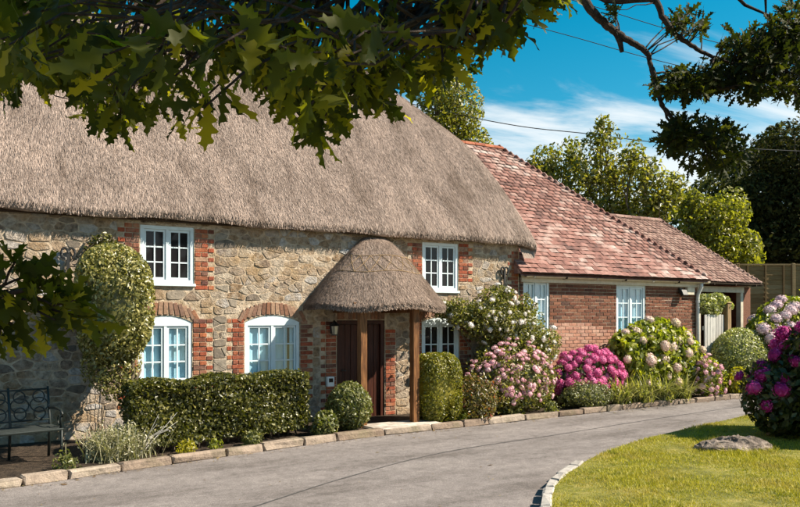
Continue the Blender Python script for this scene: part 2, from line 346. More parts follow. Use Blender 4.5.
# ------------------------------------------------------------------ ground, road, lawn
def sstep(a, b, x):
    t = min(1, max(0, (x - a) / (b - a))); return t * t * (3 - 2 * t)
def gz(u, y): return 1.75 * sstep(19.0, 22.0, u) * sstep(-0.6, 2.0, y) + 3 * sstep(24, 60, u) * sstep(0, 20, y)
def curve(pts, n=12):
    """Catmull-Rom through points (any dimension)"""
    P = [np.array(p, float) for p in pts]; P = [2*P[0]-P[1]] + P + [2*P[-1]-P[-2]]; o = []
    for i in range(1, len(P) - 2):
        for k in range(n):
            t = k / n; a, b, c, d = P[i-1:i+3]
            o.append(.5 * (2*b + (c-a)*t + (2*a-5*b+4*c-d)*t*t + (3*b-a-3*c+d)*t**3))
    o.append(P[-2]); return np.array(o)
KERB = curve([(-9, -4.3), (-3, -3.35), (.47, -2.72), (1.32, -2.51), (2.3, -2.3), (3.77, -1.97), (5.57, -1.64), (6.92, -1.55), (8.45, -1.47), (10.31, -1.33), (12.49, -1.16), (14.02, -1.12), (15.5, -1.1), (18, -1.3), (21, -2.2), (24, -4.5), (26, -8), (27, -14)], 10)
LAWN = curve([(-2, -16), (1.5, -11.0), (3.6, -8.2), (4.55, -7.1), (5.19, -6.42), (5.61, -6.02), (6.36, -5.5), (7.35, -4.97), (8.71, -4.45), (10.3, -4.03), (11.88, -3.69), (13.2, -3.4), (15.5, -3.3), (18, -3.8), (20.5, -5.5), (21.5, -8), (22, -14)], 8)
def grid_mesh(name, xs, ys, zf, m):
    V = [(x, y, zf(x, y)) for y in ys for x in xs]; nx = len(xs)
    F = np.array([(j*nx+i, j*nx+i+1, (j+1)*nx+i+1, (j+1)*nx+i) for j in range(len(ys)-1) for i in range(nx-1)])
    return np_mesh(name, V, F, m, True)
xs = np.unique(np.concatenate([np.linspace(-900, -40, 12), np.linspace(-40, 70, 80), np.linspace(70, 900, 12)]))
ys = np.unique(np.concatenate([np.linspace(-900, -40, 12), np.linspace(-40, 60, 80), np.linspace(60, 900, 12)]))
tag(new('ground', grid_mesh('ground', xs, ys, lambda x, y: gz(x, y) - .06, M_GROUND)), kind='structure')
# road sheet between kerb and lawn edge, opening to the left
def ribbon(name, A, B, za, zb, m, cross=8):
    V = []; n = len(A)
    for i in range(n):
        for k in range(cross + 1):
            t = k / cross; V.append((A[i][0]*(1-t)+B[i][0]*t, A[i][1]*(1-t)+B[i][1]*t, za*(1-t)+zb*t))
    F = np.array([(i*(cross+1)+k, i*(cross+1)+k+1, (i+1)*(cross+1)+k+1, (i+1)*(cross+1)+k) for i in range(n-1) for k in range(cross)])
    return np_mesh(name, V, F, m, True)
def resample(P, n):
    d = np.r_[0, np.cumsum(np.linalg.norm(np.diff(P, axis=0), axis=1))]; s = np.linspace(0, d[-1], n)
    return np.stack([np.interp(s, d, P[:, k]) for k in range(P.shape[1])], 1)
kk = resample(KERB, 90); far_s = [(-9, -30), (-2, -20)]
ll = resample(np.vstack([far_s, LAWN]), 90)
# pair points so that ribbons do not twist: project along the kerb's direction
ml = MB()
roadpoly = [tuple(p) for p in kk] + [tuple(p) for p in ll[::-1]]
from mathutils.geometry import tessellate_polygon
tri = tessellate_polygon([[Vector((x, y, 0)) for x, y in roadpoly]])
rf = []
for t3 in tri:
    a, b, c = [Vector(roadpoly[i]) for i in t3]
    rf.append(tuple(t3) if (b - a).cross(c - a) > 0 else tuple(reversed(t3)))
tag(new('road', np_mesh('road', [(x, y, .004) for x, y in roadpoly], rf, M_ASPHALT)), kind='structure')
SEAM = curve([(1.2, -5.4), (2.3, -5.05), (4.0, -4.15), (6.0, -3.35), (8.6, -2.95), (11, -2.55), (14.6, -2.1), (17, -2.1)], 10)
def offset(P, d):
    T = np.gradient(P, axis=0); T /= np.linalg.norm(T, axis=1)[:, None]
    return P + np.stack([-T[:, 1], T[:, 0]], 1) * (d if np.isscalar(d) else d[:, None])
w = .009 + .006 * rng.rand(len(SEAM))
tag(new('road_seam', ribbon('road_seam', offset(SEAM, w), offset(SEAM, -w), .008, .008, M_SEAM, 1)), kind='structure')
# planted bed between kerb and wall
KB = KERB[(KERB[:, 0] > -9) & (KERB[:, 0] < 24)]
inner = offset(KB, .14); back = np.stack([inner[:, 0], np.full(len(inner), .02)], 1)
back[:, 1] = np.where(inner[:, 0] > 15.9, 1.0, back[:, 1])
tag(new('planting_bed', ribbon('planting_bed', inner, back, .07, .09, M_SOIL, 6)), kind='structure')
# kerb: a low stone edge of single stones
kerb = tag(new('kerb', ribbon('kerb', offset(KB, .015), offset(KB, .13), .05, .05, M_MORTAR, 1)), kind='structure')
def along(P, s):
    d = np.r_[0, np.cumsum(np.linalg.norm(np.diff(P, axis=0), axis=1))]
    return np.array([np.interp(s, d, P[:, 0]), np.interp(s, d, P[:, 1])]), d[-1]
def rough_block(l, w_, h, seed, j=.012):
    r = np.random.RandomState(seed); mb = MB(); mb.obox((0, 0, h/2), Vector((1, 0, 0)), Vector((0, 1, 0)), Vector((0, 0, 1)), l/2, w_/2, h/2, .018)
    V = np.array(mb.V); V += r.uniform(-j, j, V.shape) * (1, 1, .8); mb.V = [tuple(v) for v in V]; return mb
s = 0; tot = along(KB, 0)[1]; i = 0
while s < tot - 1:
    ln = random.uniform(.45, .95); p0 = along(KB, s)[0]; p1 = along(KB, s + ln)[0]; mid = (p0 + p1) / 2
    if mid[0] > -.5 and mid[0] < 21:
        me = rough_block(np.linalg.norm(p1 - p0) - random.uniform(.012, .03), .15, random.uniform(.105, .125), i).mesh('kerb_stone', M_KERB)
        an = math.atan2(p1[1]-p0[1], p1[0]-p0[0])
        o = new('kerb_stone', me, kerb, (mid[0] - math.sin(an)*.07, mid[1] + math.cos(an)*.07, -.005)); o.rotation_euler = (random.uniform(-.03, .03), random.uniform(-.012, .012), an + random.uniform(-.02, .02))
    s += ln; i += 1
# lawn
LZ = .1
lawnpoly = [tuple(p) for p in resample(LAWN, 100)] + [(22, -30), (-2, -30)]
tri = tessellate_polygon([[Vector((x, y, 0)) for x, y in lawnpoly]]); lf = []
for t3 in tri:
    a, b, c = [Vector(lawnpoly[i]) for i in t3]; lf.append(tuple(t3) if (b - a).cross(c - a) > 0 else tuple(reversed(t3)))
nl = len(lawnpoly); Vl = [(x, y, LZ) for x, y in lawnpoly] + [(x, y, -.03) for x, y in lawnpoly]
lf += [(i, (i+1) % nl, nl + (i+1) % nl, nl + i) for i in range(nl)]
lawn = tag(new('lawn', np_mesh('lawn', Vl, lf, M_TURF)), kind='structure')
lk = resample(LAWN, 300); lk = lk[(lk[:, 0] > 3.2) & (lk[:, 0] < 6.9)]
lkerb = tag(new('lawn_edging', ribbon('lawn_edging', offset(lk, .01), offset(lk, .10), .03, .03, M_MORTAR, 1)), kind='structure')
s = 0; tot = along(lk, 0)[1]
while s < tot - .3:
    ln = random.uniform(.3, .6); p0 = along(lk, s)[0]; p1 = along(lk, s + ln)[0]; mid = (p0+p1)/2; an = math.atan2(p1[1]-p0[1], p1[0]-p0[0])
    me = rough_block(np.linalg.norm(p1-p0) - .02, .11, .13, 500 + i).mesh('kerb_stone', M_LAWNKERB); i += 1
    o = new('kerb_stone', me, lkerb, (mid[0] - math.sin(an)*.045, mid[1] + math.cos(an)*.045, -.01)); o.rotation_euler = (0, 0, an); s += ln
# grass blades
def in_poly(P, poly):
    x, y = P[:, 0], P[:, 1]; c = np.zeros(len(P), bool); n = len(poly)
    for a in range(n):
        x1, y1 = poly[a]; x2, y2 = poly[a-1]
        if y1 == y2: continue
        c ^= ((y1 > y) != (y2 > y)) & (x < (x2-x1)*(y-y1)/(y2-y1)+x1)
    return c
def unit(a): return a / (np.linalg.norm(a, axis=-1, keepdims=True) + 1e-9)
G = np.stack([rng.uniform(4.2, 15.5, 330000), rng.uniform(-9.5, -3.2, 330000)], 1)
G = G[in_poly(G, lawnpoly)]
vx = G[:, 0]*cS - (G[:, 1]+12.1)*cC; vz = G[:, 0]*cC + (G[:, 1]+12.1)*cS
keep = (vx / vz > -.05) & (vx / vz < .62) & (vz > 6.9) & (vz < 15.5) & (rng.rand(len(G)) < np.clip((11.5/vz)**2, .25, 1)*.85); G = G[keep]
n = len(G); an = rng.rand(n)*6.283; dr_ = np.hypot((G[:, 0]-9.2)/.62, (G[:, 1]+5.62)/.45); h = rng.uniform(.018, .05, n) * (1+1.3*((dr_ > .6) & (dr_ < 1.15))) * np.where(rng.rand(n) < .02, 1.7, 1) * (.8 + .5*np.sin(G[:, 0]*3.1)*np.sin(G[:, 1]*2.7)); wd = rng.uniform(.003, .006, n)
ln = rng.uniform(.2, 1.0, n) * h; la = rng.rand(n)*6.283
B = np.c_[G, np.full(n, LZ - .004)]; wv = np.c_[np.cos(an)*wd, np.sin(an)*wd, np.zeros(n)]
tip = B + np.c_[np.cos(la)*ln, np.sin(la)*ln, h]
V = np.stack([B - wv, B + wv, tip], 1).reshape(-1, 3); F = np.arange(3*n).reshape(-1, 3)
tag(new('grass', np_mesh('grass', V, F, M_GRASS)), 'short sunlit yellow green grass of the lawn', kind='stuff')

n = 900; ss_ = rng.uniform(5, along(KB, 0)[1]-4, n); P = np.array([along(KB, a)[0] for a in ss_]); P = np.c_[P[:, 0]+rng.normal(0, .05, n), P[:, 1]-np.abs(rng.normal(0, .13, n))-.02, np.full(n, .012)]
P2 = resample(LAWN, 500)+rng.normal(0, .05, (500, 2)); P2 = P2+np.array([-.08, .08]); P3 = np.c_[rng.uniform(0, 14, 260), rng.uniform(-7, -1.8, 260)]; P3 = P3[in_poly(P3, roadpoly)]
P = np.vstack([P, np.c_[P2, np.full(500, .012)], np.c_[P3, np.full(len(P3), .012)]]); n = len(P); a = rng.rand(n)*6.283; sz = rng.uniform(.006, .022, n)*(1+1.2*(rng.rand(n) < .08))
dx = np.c_[np.cos(a), np.sin(a), rng.uniform(-.2, .3, n)]*sz[:, None]; dy = np.c_[-np.sin(a), np.cos(a), rng.uniform(-.2, .3, n)]*sz[:, None]*.5
V = np.stack([P-dx, P-dy, P+dx, P+dy], 1).reshape(-1, 3); tag(new('leaf_litter', np_mesh('leaf_litter', V, np.arange(4*n).reshape(-1, 4), varied('dry leaf litter', [(0, (.1, .06, .03)), (.5, (.2, .13, .06)), (1, (.3, .24, .12))]))), 'scattered dry leaves and grit along the edges of the lane', kind='stuff')

# ------------------------------------------------------------------ stone cottage wall and brick pieces
WU0, WU1, WZ = -2.0, 10.15, 3.52
openings = [  # u0,u1,z0,z1,rise
    dict(k='w', u0=2.54, u1=3.38, z0=2.45, z1=3.36, r=0),
    dict(k='w', u0=2.51, u1=3.35, z0=.84, z1=1.94, r=.11),
    dict(k='w', u0=4.23, u1=5.22, z0=.80, z1=1.95, r=.12),
    dict(k='w', u0=7.76, u1=8.60, z0=2.43, z1=3.36, r=0),
    dict(k='w', u0=7.75, u1=8.62, z0=.62, z1=1.92, r=.1),
    dict(k='d', u0=5.94, u1=6.93, z0=.06, z1=1.86, r=0)]
def arch_z(o, u):
    if o['r'] <= 0: return o['z1']
    c = (o['u0']+o['u1'])/2; hw = (o['u1']-o['u0'])/2; r = o['r']; Rr = (hw*hw + r*r)/(2*r)
    return o['z1'] - Rr + math.sqrt(max(0, Rr*Rr - (u-c)**2))
def strip_wall(u0, u1, z0, z1, ops, y=0.0, depth=.13):
    mb = MB(); us = {u0, u1}
    for o in ops:
        nseg = 10 if o['r'] > 0 else 1
        for k in range(nseg+1): us.add(round(o['u0'] + (o['u1']-o['u0'])*k/nseg, 5))
    us = sorted(us)
    for a, b in zip(us, us[1:]):
        m = (a+b)/2; here = sorted([o for o in ops if o['u0'] < m < o['u1']], key=lambda o: o['z0'])
        la = lb = z0
        for o in here:
            mb.add([(a, y, la), (b, y, lb), (b, y, o['z0']), (a, y, o['z0'])], [(0, 1, 2, 3)])
            ta, tb = arch_z(o, a), arch_z(o, b)
            mb.add([(a, y, o['z0']), (b, y, o['z0']), (b, y+depth, o['z0']), (a, y+depth, o['z0'])], [(0, 1, 2, 3)])
            mb.add([(a, y, ta), (b, y, tb), (b, y+depth, tb), (a, y+depth, ta)], [(3, 2, 1, 0)])
            la, lb = ta, tb
        mb.add([(a, y, la), (b, y, lb), (b, y, z1), (a, y, z1)], [(0, 1, 2, 3)])
    for o in ops:
        for uu, f in ((o['u0'], (0, 1, 2, 3)), (o['u1'], (3, 2, 1, 0))):
            zt = arch_z(o, uu)
            mb.add([(uu, y, o['z0']), (uu, y+depth, o['z0']), (uu, y+depth, zt), (uu, y, zt)], [f])
    return mb
cottage = thing('thatched_cottage', 'old stone cottage with grey thatched roof and thatched porch', 'cottage', (4, 0, 0))
mb = strip_wall(WU0, WU1, 0, WZ, openings)
# gable end and rear
mb.add([(WU1, 0, 0), (WU1, 8.1, 0), (WU1, 8.1, WZ), (WU1, 6.2, 5.4), (WU1, 4.05, 5.9), (WU1, 1.9, 5.4), (WU1, 0, WZ)], [(0, 1, 2, 3, 4, 5, 6)])
mb.add([(WU0, 8.1, 0), (WU1, 8.1, 0), (WU1, 8.1, WZ), (WU0, 8.1, WZ)], [(3, 2, 1, 0)])
mb.add([(WU0, 0, 0), (WU0, 8.1, 0), (WU0, 8.1, WZ), (WU0, 0, WZ)], [(3, 2, 1, 0)])
wall = mb.obj('wall', M_MORTAR, cottage)

# bricks -------------------------------------------------------------
brick_list = []     # (cu, cz, w, h, rot, proud, vouss)
excl = []           # rects stones keep clear of
CP = .076
def quoin(u0, u1, z0, z1, side, full=False):
    """toothed brick quoin; side=-1: its straight edge is u1 (left of a window), +1: straight edge is u0"""
    k = 0; z = z0
    while z + .066 < z1:
        wid = (u1-u0) if k % 2 == 0 or full else (u1-u0) - .1
        e = 0
        while e < wid - .03:
            bw = .215 if ((k + int(e > .01)) % 2 == 0) else .105
            bw = min(bw, wid - e)
            if wid - e - bw < .06: bw = wid - e
            cu = u0 + e + bw/2 if side > 0 else u1 - e - bw/2
            brick_list.append((cu, z + .033, bw - .012, .064, 0, random.uniform(.006, .016), 0)); e += bw
        z += CP; k += 1
    excl.append((u0, u1, z0 - .01, z1))
quoin(2.2, 2.53, 2.62, 3.38, -1); quoin(3.39, 3.71, 2.36, 3.38, 1)
quoin(2.2, 2.5, .5, 1.92, -1); quoin(3.36, 3.69, .45, 1.96, 1)
quoin(3.92, 4.22, .45, 1.96, -1); quoin(5.23, 5.47, .5, 1.86, 1)
quoin(5.62, 5.93, .1, 1.84, -1); quoin(7.42, 7.75, 2.5, 3.38, -1); quoin(8.61, 8.95, 2.62, 3.38, 1)
quoin(7.46, 7.74, .3, 1.9, -1); quoin(8.63, 8.92, .5, 1.9, 1); quoin(6.94, 7.16, .1, 1.72, 1, True)
quoin(9.84, 10.12, .4, 3.3, -1)
for o in openings[:5]:
    if o['r'] > 0:
        c = (o['u0']+o['u1'])/2; hw = (o['u1']-o['u0'])/2; r = o['r']; Rr = (hw*hw+r*r)/(2*r); zc = o['z1'] - Rr
        a1 = math.asin((hw+.03)/Rr); nb = int(2*a1*(Rr+.1)/.077)
        for k in range(nb):
            a = -a1 + 2*a1*(k+.5)/nb; rr = Rr + .115
            brick_list.append((c + math.sin(a)*rr, zc + math.cos(a)*rr, .066, .2, -a, random.uniform(.008, .018), 1))
        excl.append((o['u0']-.13, o['u1']+.13, o['z1']-r-.02, o['z1']+.235))
    excl.append((o['u0']-.015, o['u1']+.015, o['z0']-.06, o['z1']+.015))
excl.append((5.93, 6.94, 0, 1.95))
# lintel row of bricks over the door
for k in range(13): brick_list.append((5.98 + k*.076, 1.955, .066, .16, 0, random.uniform(.006, .016), 1))
excl.append((5.93, 6.97, 1.86, 2.05))
def brick_mesh(mat_, w_=1, h=1):
    b = MB(); b.obox((0, 0, 0), Vector((1, 0, 0)), Vector((0, 1, 0)), Vector((0, 0, 1)), w_/2, .03, h/2, .004); return b
def near_rank(u, z): return math.hypot(u, 12.1) + (6 if z < .75 else 0)
brick_meshes = {}
brick_list.sort(key=lambda b: near_rank(b[0], b[1]))
rest = MB()
for k, (cu, cz, w_, h, rot, pr, vs) in enumerate(brick_list):
    m_ = M_VOUSS if vs else M_BRICK
    if k < 300:
        key = (round(w_, 2), round(h, 2), vs)
        if key not in brick_meshes: brick_meshes[key] = brick_mesh(m_, w_, h).mesh('brick', m_)
        o = new('brick', brick_meshes[key], wall, (cu, .03 - pr, cz)); o.rotation_euler = (random.uniform(-.015, .015), rot + random.uniform(-.012, .012), random.uniform(-.015, .015))
    else:
        rest.box(cu-w_/2, cu+w_/2, -pr, .04, cz-h/2, cz+h/2, .004)
if rest.V: tag(rest.obj('brickwork', M_BRICK, wall), kind='stuff')

# rubble stones ------------------------------------------------------
def clip(poly, nx, nz, d):
    """keep points with nx*x+nz*z <= d"""
    o = []
    for i in range(len(poly)):
        a, b = poly[i], poly[(i+1) % len(poly)]; da = nx*a[0]+nz*a[1]-d; db = nx*b[0]+nz*b[1]-d
        if da <= 0: o.append(a)
        if (da < 0 < db) or (db < 0 < da): t = da/(da-db); o.append((a[0]+(b[0]-a[0])*t, a[1]+(b[1]-a[1])*t))
    return o
rs = random.Random(5)
seeds = []
z = .06; row = 0
while z < WZ - .04:
    h = rs.uniform(.085, .17); u = -.2 + rs.uniform(0, .3)
    while u < WU1 - .05:
        wd = rs.choice((rs.uniform(.09, .18), rs.uniform(.15, .3), rs.uniform(.26, .46))) * (h/.15)**.6; seeds.append((u + wd/2, z + h/2 + rs.uniform(-.05, .05), wd)); u += wd
    z += h; row += 1
seeds = [s_ for s_ in seeds if not any(a < s_[0] < b and c < s_[1] < d for a, b, c, d in excl)]
for (uu, zc_, ww) in ((5.545, 1.33, .2), (5.545, .98, .2), (3.8, 1.85, .2), (3.8, 1.62, .3), (3.8, 1.34, .2), (3.8, 1.12, .2)): seeds.append((uu, zc_, ww))
stones = []
for i, (u, z, wd) in enumerate(seeds):
    poly = [(u-.5, z-.25), (u+.5, z-.25), (u+.5, z+.25), (u-.5, z+.25)]
    poly = clip(clip(clip(poly, 1, 0, WU1-.01), 0, 1, WZ-.02), 0, -1, -.02)
    for j, (u2, z2, _w) in enumerate(seeds):
        if j != i and abs(u2-u) < 1.0 and abs(z2-z) < .55:
            nx, nz_ = u2-u, (z2-z)*3.0
            poly = clip(poly, nx, nz_, nx*(u+u2)/2 + nz_*(z+z2)/2)
            if len(poly) < 3: break
    for a, b, c, d in excl:
        if len(poly) < 3: break
        xs_ = [p[0] for p in poly]; zs_ = [p[1] for p in poly]
        if max(xs_) <= a or min(xs_) >= b or max(zs_) <= c or min(zs_) >= d: continue
        opts = [(a-u, (1, 0, a)), (u-b, (-1, 0, -b)), (c-z, (0, 1, c)), (z-d, (0, -1, -d))]
        opts = [q for q in opts if q[0] > 0]
        if opts: poly = clip(poly, *max(opts)[1])
        else: poly = []
    if len(poly) < 3: continue
    A = np.array(poly); c = A.mean(0); ext = np.ptp(A, axis=0)
    if ext.min() < .05: continue
    sh = 1 - np.array([.016/ext[0], .014/ext[1]]) * rs.uniform(.4, 2.2); A = c + (A-c)*sh
    Q = []
    for k in range(len(A)):
        a, b = A[k], A[(k+1) % len(A)]; f = rs.uniform(.07, .17); Q += [a*(1-f)+b*f, a*f+b*(1-f)]
    stones.append((c, np.array(Q), ext[0]*ext[1]))
def stone_mb(c, Q, d, r):
    n = len(Q); mbs = MB(); V = [(q[0], .01, q[1]) for q in Q]
    Q2 = c + (Q-c)*.95; Q3 = c + (Q-c)*.87; ax_, bz_ = r.uniform(-.05, .05), r.uniform(-.06, .06); tl_ = lambda q: ax_*(q[0]-c[0])+bz_*(q[1]-c[1])
    V += [(q[0], -d*.6 + tl_(q), q[1]) for q in Q2] + [(q[0], -d + tl_(q), q[1]) for q in Q3] + [(c[0], -d*1.0, c[1])]
    F = []
    for k in range(n):
        j = (k+1) % n; F += [(k, j, n+j, n+k), (n+k, n+j, 2*n+j, 2*n+k), (2*n+k, 2*n+j, 3*n)]
    mbs.add(V, F); return mbs
stones.sort(key=lambda s_: near_rank(s_[0][0], s_[0][1]) + (9 if s_[0][0] < .45 else 0) - 25*s_[2])
rest = MB()
for k, (c, Q, ar) in enumerate(stones):
    b = stone_mb(c, Q, rs.uniform(.002, .013), rs)
    if k < 300:
        flint = (abs(c[0]-3.8) < .16 and 1 < c[1] < 1.95) or (abs(c[0]-7.4) < .3 and c[1] < 1.7 and rs.random() < .4) or rs.random() < .04
        V = [(x-c[0], y, z_-c[1]) for x, y, z_ in b.V]
        new('stone', np_mesh('stone', V, b.F, M_FLINT if flint else M_STONE), wall, (c[0], 0, c[1]))
    else: rest.add(b.V, b.F)
if rest.V: tag(rest.obj('rubble', M_STONE, wall), kind='stuff')

# wall plate under the thatch
b = MB(); b.box(WU0, WU1 + .12, -.09, .02, WZ - .1, WZ - .02, .006); b.obj('wall_plate', M_DARKWOOD, cottage)

# windows ------------------------------------------------------------
def window(parent, o, curtain, rows=3, cols=4, y=.012, sill=True):
    u0, u1, z0, z1, r = o['u0']+.002, o['u1']-.002, o['z0']+.002, o['z1']-.002, o['r']
    fr = MB(); fw = .055; d0, d1 = y, y+.085
    zt = z1 - r - fw
    fr.box(u0, u0+fw, d0, d1, z0, zt); fr.box(u1-fw, u1, d0, d1, z0, zt)
    fr.box(u0+fw, u1-fw, d0, d1, z0, z0+fw)
    top = [(u0, zt), (u1, zt)] + [(u1 + (u0-u1)*k/10, arch_z(o, u1+(u0-u1)*k/10)-.003) for k in range(11)]
    fr.prism(top, d0, d1)
    um = (u0+u1)/2
    fr.box(um-.022, um+.022, d0+.004, d1, z0+fw, zt)
    w_ = new('window', fr.mesh('window', M_PAINT), parent)
    if sill:
        sb = MB(); sb.box(u0-.02, u1+.02, y-.055, y+.05, z0-.048, z0-.004, .006); sb.obj('sill', M_PAINT, w_)
    half = cols // 2; gb = MB()
    for (a, b_) in ((u0+fw, um-.022), (um+.022, u1-fw)):
        cs = MB(); st = .035; e0, e1 = y+.02, y+.06
        a += .003; b_ -= .003; za, zb = z0+fw+.003, zt-.003
        cs.box(a, a+st, e0, e1, za, zb); cs.box(b_-st, b_, e0, e1, za, zb); cs.box(a+st, b_-st, e0, e1, za, za+st); cs.box(a+st, b_-st, e0, e1, zb-st, zb)
        cs.obj('casement', M_PAINT, w_)
        A, B_, ZA, ZB = a+st, b_-st, za+st, zb-st
        for k in range(1, half): x = A+(B_-A)*k/half; gb.box(x-.011, x+.011, e0+.004, e1-.004, ZA, ZB)
        for k in range(1, rows): z_ = ZA+(ZB-ZA)*k/rows; gb.box(A, B_, e0+.006, e1-.006, z_-.011, z_+.011)
        for i_ in range(half):
            for j_ in range(rows):
                xa, xb = A+(B_-A)*i_/half, A+(B_-A)*(i_+1)/half; zc, zd = ZA+(ZB-ZA)*j_/rows, ZA+(ZB-ZA)*(j_+1)/rows
                pb = MB(); pb.box(-(xb-xa)/2, (xb-xa)/2, -.002, .002, -(zd-zc)/2, (zd-zc)/2)
                po = new('pane', pb.mesh('pane', M_PCLEAR if curtain else M_PDARK), w_, ((xa+xb)/2, y+.04, (zc+zd)/2)); po.rotation_euler = (random.uniform(-.012, .012), 0, random.uniform(-.012, .012))
    gb.obj('glazing_bars', M_PAINT, w_)
    # room behind
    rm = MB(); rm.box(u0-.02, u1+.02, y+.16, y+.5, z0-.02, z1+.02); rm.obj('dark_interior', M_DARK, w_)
    if curtain:
        n_ = 40; V = []; 
        for k in range(n_+1):
            x = u0+.03+(u1-u0-.06)*k/n_; yy = y+.082+.008*math.sin(k*1.15)+.004*math.sin(k*2.7)
            V += [(x, yy, z0+.03), (x, yy, z1-.03-r)]
        gap = {33, 34} if curtain == 2 else ()
        F = [(2*k, 2*k+2, 2*k+3, 2*k+1) for k in range(n_) if k not in gap]
        new('curtain', np_mesh('curtain', V, F, M_CURTAIN, True), w_)
    return w_
for k, o in enumerate(openings[:5]): window(cottage, o, [0, 1, 2, 0, 0][k])

# door ---------------------------------------------------------------
d = openings[5]
fr = MB(); fr.box(d['u0']+.003, d['u0']+.075, .02, .12, .06, 1.79); fr.box(d['u1']-.075, d['u1']-.003, .02, .12, .06, 1.79); fr.box(d['u0']+.003, d['u1']-.003, .02, .12, 1.79, 1.857)
door = new('door', fr.mesh('door', M_DOOR), cottage)
for k in range(7):
    x0 = d['u0']+.08+k*.119; b = MB(); b.box(x0, x0+.114, .07+.004*(k % 2), .11, .065, 1.785, .005); b.obj('plank', M_DOOR, door)
b = MB(); b.tube([(d['u0']+.16, .02, .95), (d['u0']+.16, .075, .95)], .012, 8); b.tube([(d['u0']+.10, .02, .95), (d['u0']+.2, .02, .95)], .011, 8); b.obj('handle', M_IRON, door)
b = MB(); b.box(d['u0'], d['u1'], -.09, .13, .0, .058, .01); b.obj('doorstep', M_STEP, cottage)

# thatched main roof --------------------------------------------------
def smin(a, b, k=.22):
    h = np.clip(.5+.5*(b-a)/k, 0, 1); return b*(1-h)+a*h - k*h*(1-h)
EY, EZ, RY = -.22, 3.60, 4.05; PIT = 1.06; VE = 10.43
lump = np.random.RandomState(3)
LK = [(lump.uniform(.5, 2.4), lump.uniform(.4, 1.8), lump.rand()*6.28, lump.uniform(.008, .022)) for _ in range(10)]
def thz(u, y):
    u = np.asarray(u, float); y = np.asarray(y, float)
    f = EZ + (y-EY)*PIT; bk = EZ + (2*RY-EY-y)*PIT; hip = 6.1 + (VE-u)*1.18
    z = smin(smin(f, bk, .5), hip, .4)
    for a, b, c, e in LK: z = z + e*np.sin(a*u + b*y*1.3 + c)
    z = z - .05*np.exp(-(y-EY)/.12)                          # eave rolls over a little
    z = z - .1*np.exp(-(VE-u)/.13)                           # and so does the verge
    return z
us = np.r_[np.linspace(-2.2, 10.0, 123), np.linspace(10.05, VE, 10)]; ysr = np.r_[np.linspace(EY, 0, 7), np.linspace(.07, RY*2-EY, 70)]
U, Y = np.meshgrid(us, ysr); Z = thz(U, Y); nu, ny = len(us), len(ysr)
V = np.stack([U, Y, Z], -1).reshape(-1, 3).tolist()
F = [(j*nu+i, j*nu+i+1, (j+1)*nu+i+1, (j+1)*nu+i) for j in range(ny-1) for i in range(nu-1)]
# skirts: front eave
def skirt(idx, offs):
    global V, F
    prev = idx
    for off in offs:
        b = len(V); V += [list(np.array(V[i]) + off(V[i])) for i in idx]
        cur = list(range(b, b+len(idx)))
        F += [(prev[k+1], prev[k], cur[k], cur[k+1]) for k in range(len(idx)-1)]; prev = cur
front = list(range(nu))
skirt(front, [lambda v: np.array([0, .01+.012*math.sin(v[0]*9), -.09+.015*math.sin(v[0]*5.3)]), lambda v: np.array([0, .06, -.13+.015*math.sin(v[0]*5.3)]), lambda v: np.array([0, .36, -.09])])
verge = [j*nu+nu-1 for j in range(ny)]
skirt(verge, [lambda v: np.array([.0, 0, -.12]), lambda v: np.array([-.06, 0, -.3]), lambda v: np.array([-.33, 0, -.3])])
V = np.array(V)
roof = new('thatch_roof', np_mesh('thatch_roof', V, F, M_THATCH, True), cottage)
# straws lying on the thatch
def straws(P, Nn, D, l0, l1, w0, w1, lift, r, jit_=.09):
    n = len(P); l = r.uniform(l0, l1, n)[:, None]; wd = r.uniform(w0, w1, n)[:, None]
    D = unit(D + r.normal(0, jit_, (n, 3))); Wd = unit(np.cross(D, Nn)); Nn = unit(Nn)
    a = P - D*l*.5 - Nn*.006; b_ = P + D*l*.5 + Nn*(r.uniform(.004, lift, n)[:, None])
    V = np.stack([a-Wd*wd, a+Wd*wd, b_+Wd*wd*.7, b_-Wd*wd*.7], 1).reshape(-1, 3)
    return V, np.arange(4*n).reshape(-1, 4)
n = 290000
su = rng.uniform(.2, VE-.02, n); sy = rng.uniform(EY-.0, 4.6, n); e = .03
zc = thz(su, sy); dzu = (thz(su+e, sy)-thz(su-e, sy))/(2*e); dzy = (thz(su, sy+e)-thz(su, sy-e))/(2*e)
Nn = unit(np.stack([-dzu, -dzy, np.ones(n)], 1)); gl = np.maximum(np.hypot(dzu, dzy), .05)
D = unit(np.stack([-dzu, -dzy, -gl*gl], 1))
V, F = straws(np.stack([su, sy, zc], 1), Nn, D, .07, .24, .0014, .0036, .012, rng)
# ragged fringe along the eave
n2 = 5000; fu = rng.uniform(.2, VE, n2); P = np.stack([fu, EY + rng.uniform(-.01, .05, n2), thz(fu, np.full(n2, EY)) - rng.uniform(.0, .1, n2)], 1)
V2, F2 = straws(P, np.tile([0, -1, .2], (n2, 1)).astype(float), np.tile([0, -.2, -1.0], (n2, 1)).astype(float), .03, .1, .003, .006, .012, rng)
tag(new('straw', np_mesh('straw', np.vstack([V, V2]), np.vstack([F, F2+len(V)]), M_THATCH), roof), kind='stuff')

